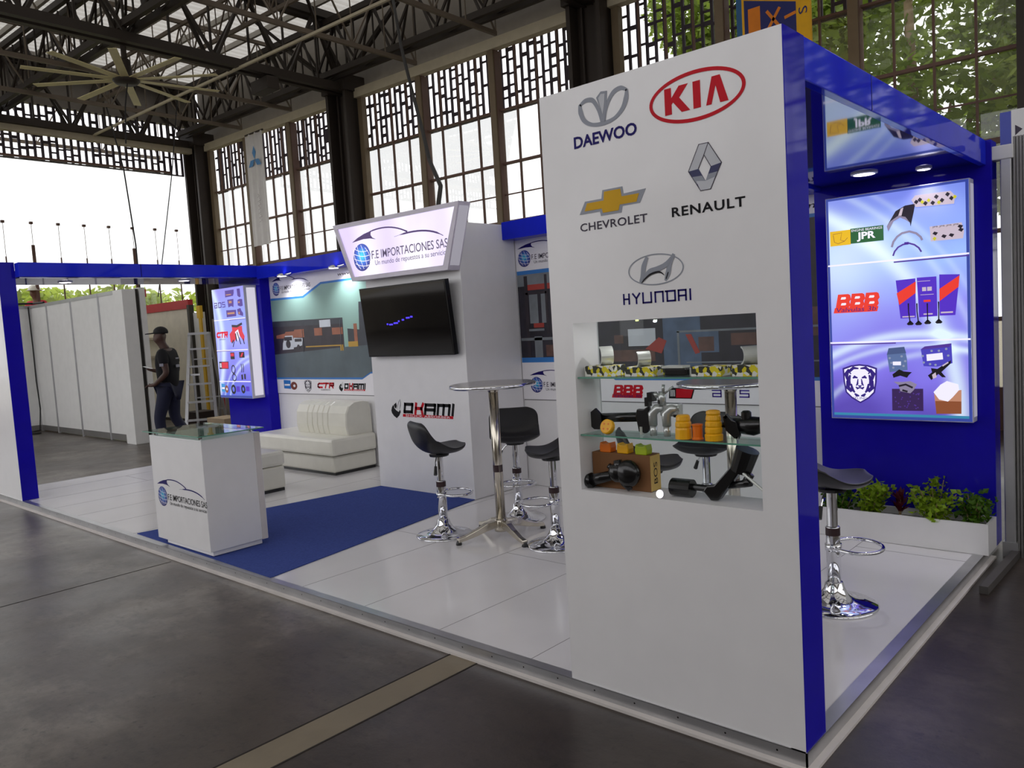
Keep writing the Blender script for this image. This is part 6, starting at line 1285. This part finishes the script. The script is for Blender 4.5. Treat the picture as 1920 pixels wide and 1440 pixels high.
    R_ = Matrix.Translation(loc) @ Matrix.Rotation(rz,4,'Z') @ Matrix.Scale(SC_,4) @ Matrix.Translation((.325,-.10,1.252)) @ Matrix.Rotation(math.radians(-18),4,'Y')
    o = MB().box((-.07,-.036,-.005),(.07,.036,.004), R_).build('mobile_phone', PHONE, bevel=.003); tag(o, 'dark mobile phone held in front of the walking man', 'phone')
man()
def worker():
    loc = (-17.55,3.25,1.12); rz = -.9
    t = thing('person', 'worker in white hard hat and red shirt seen over the white partition', 'person', loc, rz)
    J = {'pelvis':((0,0,.95),(.12,.15)),'waist':((0,0,1.08),(.11,.14)),'chest':((0,0,1.30),(.12,.17)),'neckb':((0,0,1.47),(.07,.08)),'neck':((.02,0,1.53),.056),'jaw':((.05,0,1.59),(.064,.068)),'head':((.045,0,1.66),(.09,.076)),'crown':((.03,0,1.73),(.07,.065)),'nose':((.14,0,1.63),.017),'earL':((.03,.083,1.65),.017),'earR':((.03,-.083,1.65),.017),
      'shL':((0,.18,1.42),.064),'elL':((.12,.26,1.18),.045),'wrL':((.33,.20,1.25),.032),'haL':((.40,.19,1.27),(.02,.034)),'shR':((0,-.18,1.42),.064),'elR':((.08,-.27,1.17),.045),'wrR':((.28,-.22,1.10),.032),'haR':((.35,-.21,1.10),(.02,.034)),
      'hipL':((0,.09,.9),.10),'knL':((.02,.1,.5),.064),'anL':((0,.1,.08),.045),'toL':((.14,.1,.04),.036),'hipR':((0,-.09,.9),.10),'knR':((.02,-.1,.5),.064),'anR':((0,-.1,.08),.045),'toR':((.14,-.1,.04),.036)}
    B = [('pelvis','waist'),('waist','chest'),('chest','neckb'),('neckb','neck'),('neck','jaw'),('jaw','head'),('head','crown'),('head','nose'),('head','earL'),('head','earR'),('chest','shL'),('shL','elL'),('elL','wrL'),('wrL','haL'),('chest','shR'),('shR','elR'),('elR','wrR'),('wrR','haR'),('pelvis','hipL'),('hipL','knL'),('knL','anL'),('anL','toL'),('pelvis','hipR'),('hipR','knR'),('knR','anR'),('anR','toR')]
    for sd, hx in (('L',(.40,.19,1.27)),('R',(.35,-.21,1.10))):
        for q in range(4):
            dy = -.027+.018*q; J['f%s%d'%(sd,q)] = ((hx[0]+.085,hx[1]+dy,hx[2]-.015),.008); B.append(('ha'+sd,'f%s%d'%(sd,q)))
        J['t'+sd] = ((hx[0]+.03,hx[1]+.045,hx[2]+.02),.009); B.append(('ha'+sd,'t'+sd))
    skin_mesh('body', J, B, SK2, t)
    K = lambda n, g: (J[n][0], tuple(x+g for x in J[n][1]) if isinstance(J[n][1], tuple) else J[n][1]+g)
    S = {k: K(k,.022) for k in ('pelvis','waist','chest','neckb','shL','elL','shR','elR')}
    skin_mesh('shirt', S, [('pelvis','waist'),('waist','chest'),('chest','neckb'),('chest','shL'),('shL','elL'),('chest','shR'),('shR','elR')], CL_red, t)
    L = {k: K(k,.016) for k in ('pelvis','hipL','knL','hipR','knR')}; L['anL'] = ((0,.1,.09),.066); L['anR'] = ((0,-.1,.09),.066)
    skin_mesh('trousers', L, [('pelvis','hipL'),('hipL','knL'),('knL','anL'),('pelvis','hipR'),('hipR','knR'),('knR','anR')], CL_jean, t)
    mb = MB(); mb.ball((.03,0,1.70),(.135,.118,.12),18,12); mb.v = [(x,y,max(z,1.695)) for x,y,z in mb.v]; mb.lathe([(.13,1.688),(.15,1.690),(.15,1.698),(.12,1.702)], (.035,0,0), 20, cap=False); mb.build('hard_hat', HAT, t, smooth=True, world=False)
    o = thing('trestle', 'steel trestle platform the helmeted worker stands on behind the partition', 'scaffold', (-17.55,3.25,FZ))
    MB().box((-18.1,2.95,1.06),(-17.0+.0,3.6,1.12)).build('deck', V_card, o)
    for x in (-18.05,-17.1):
        for y in (3.0,3.55): MB().bar((x,y,FZ),(x,y,1.06),.045).build('leg', M_steel, o)
worker()
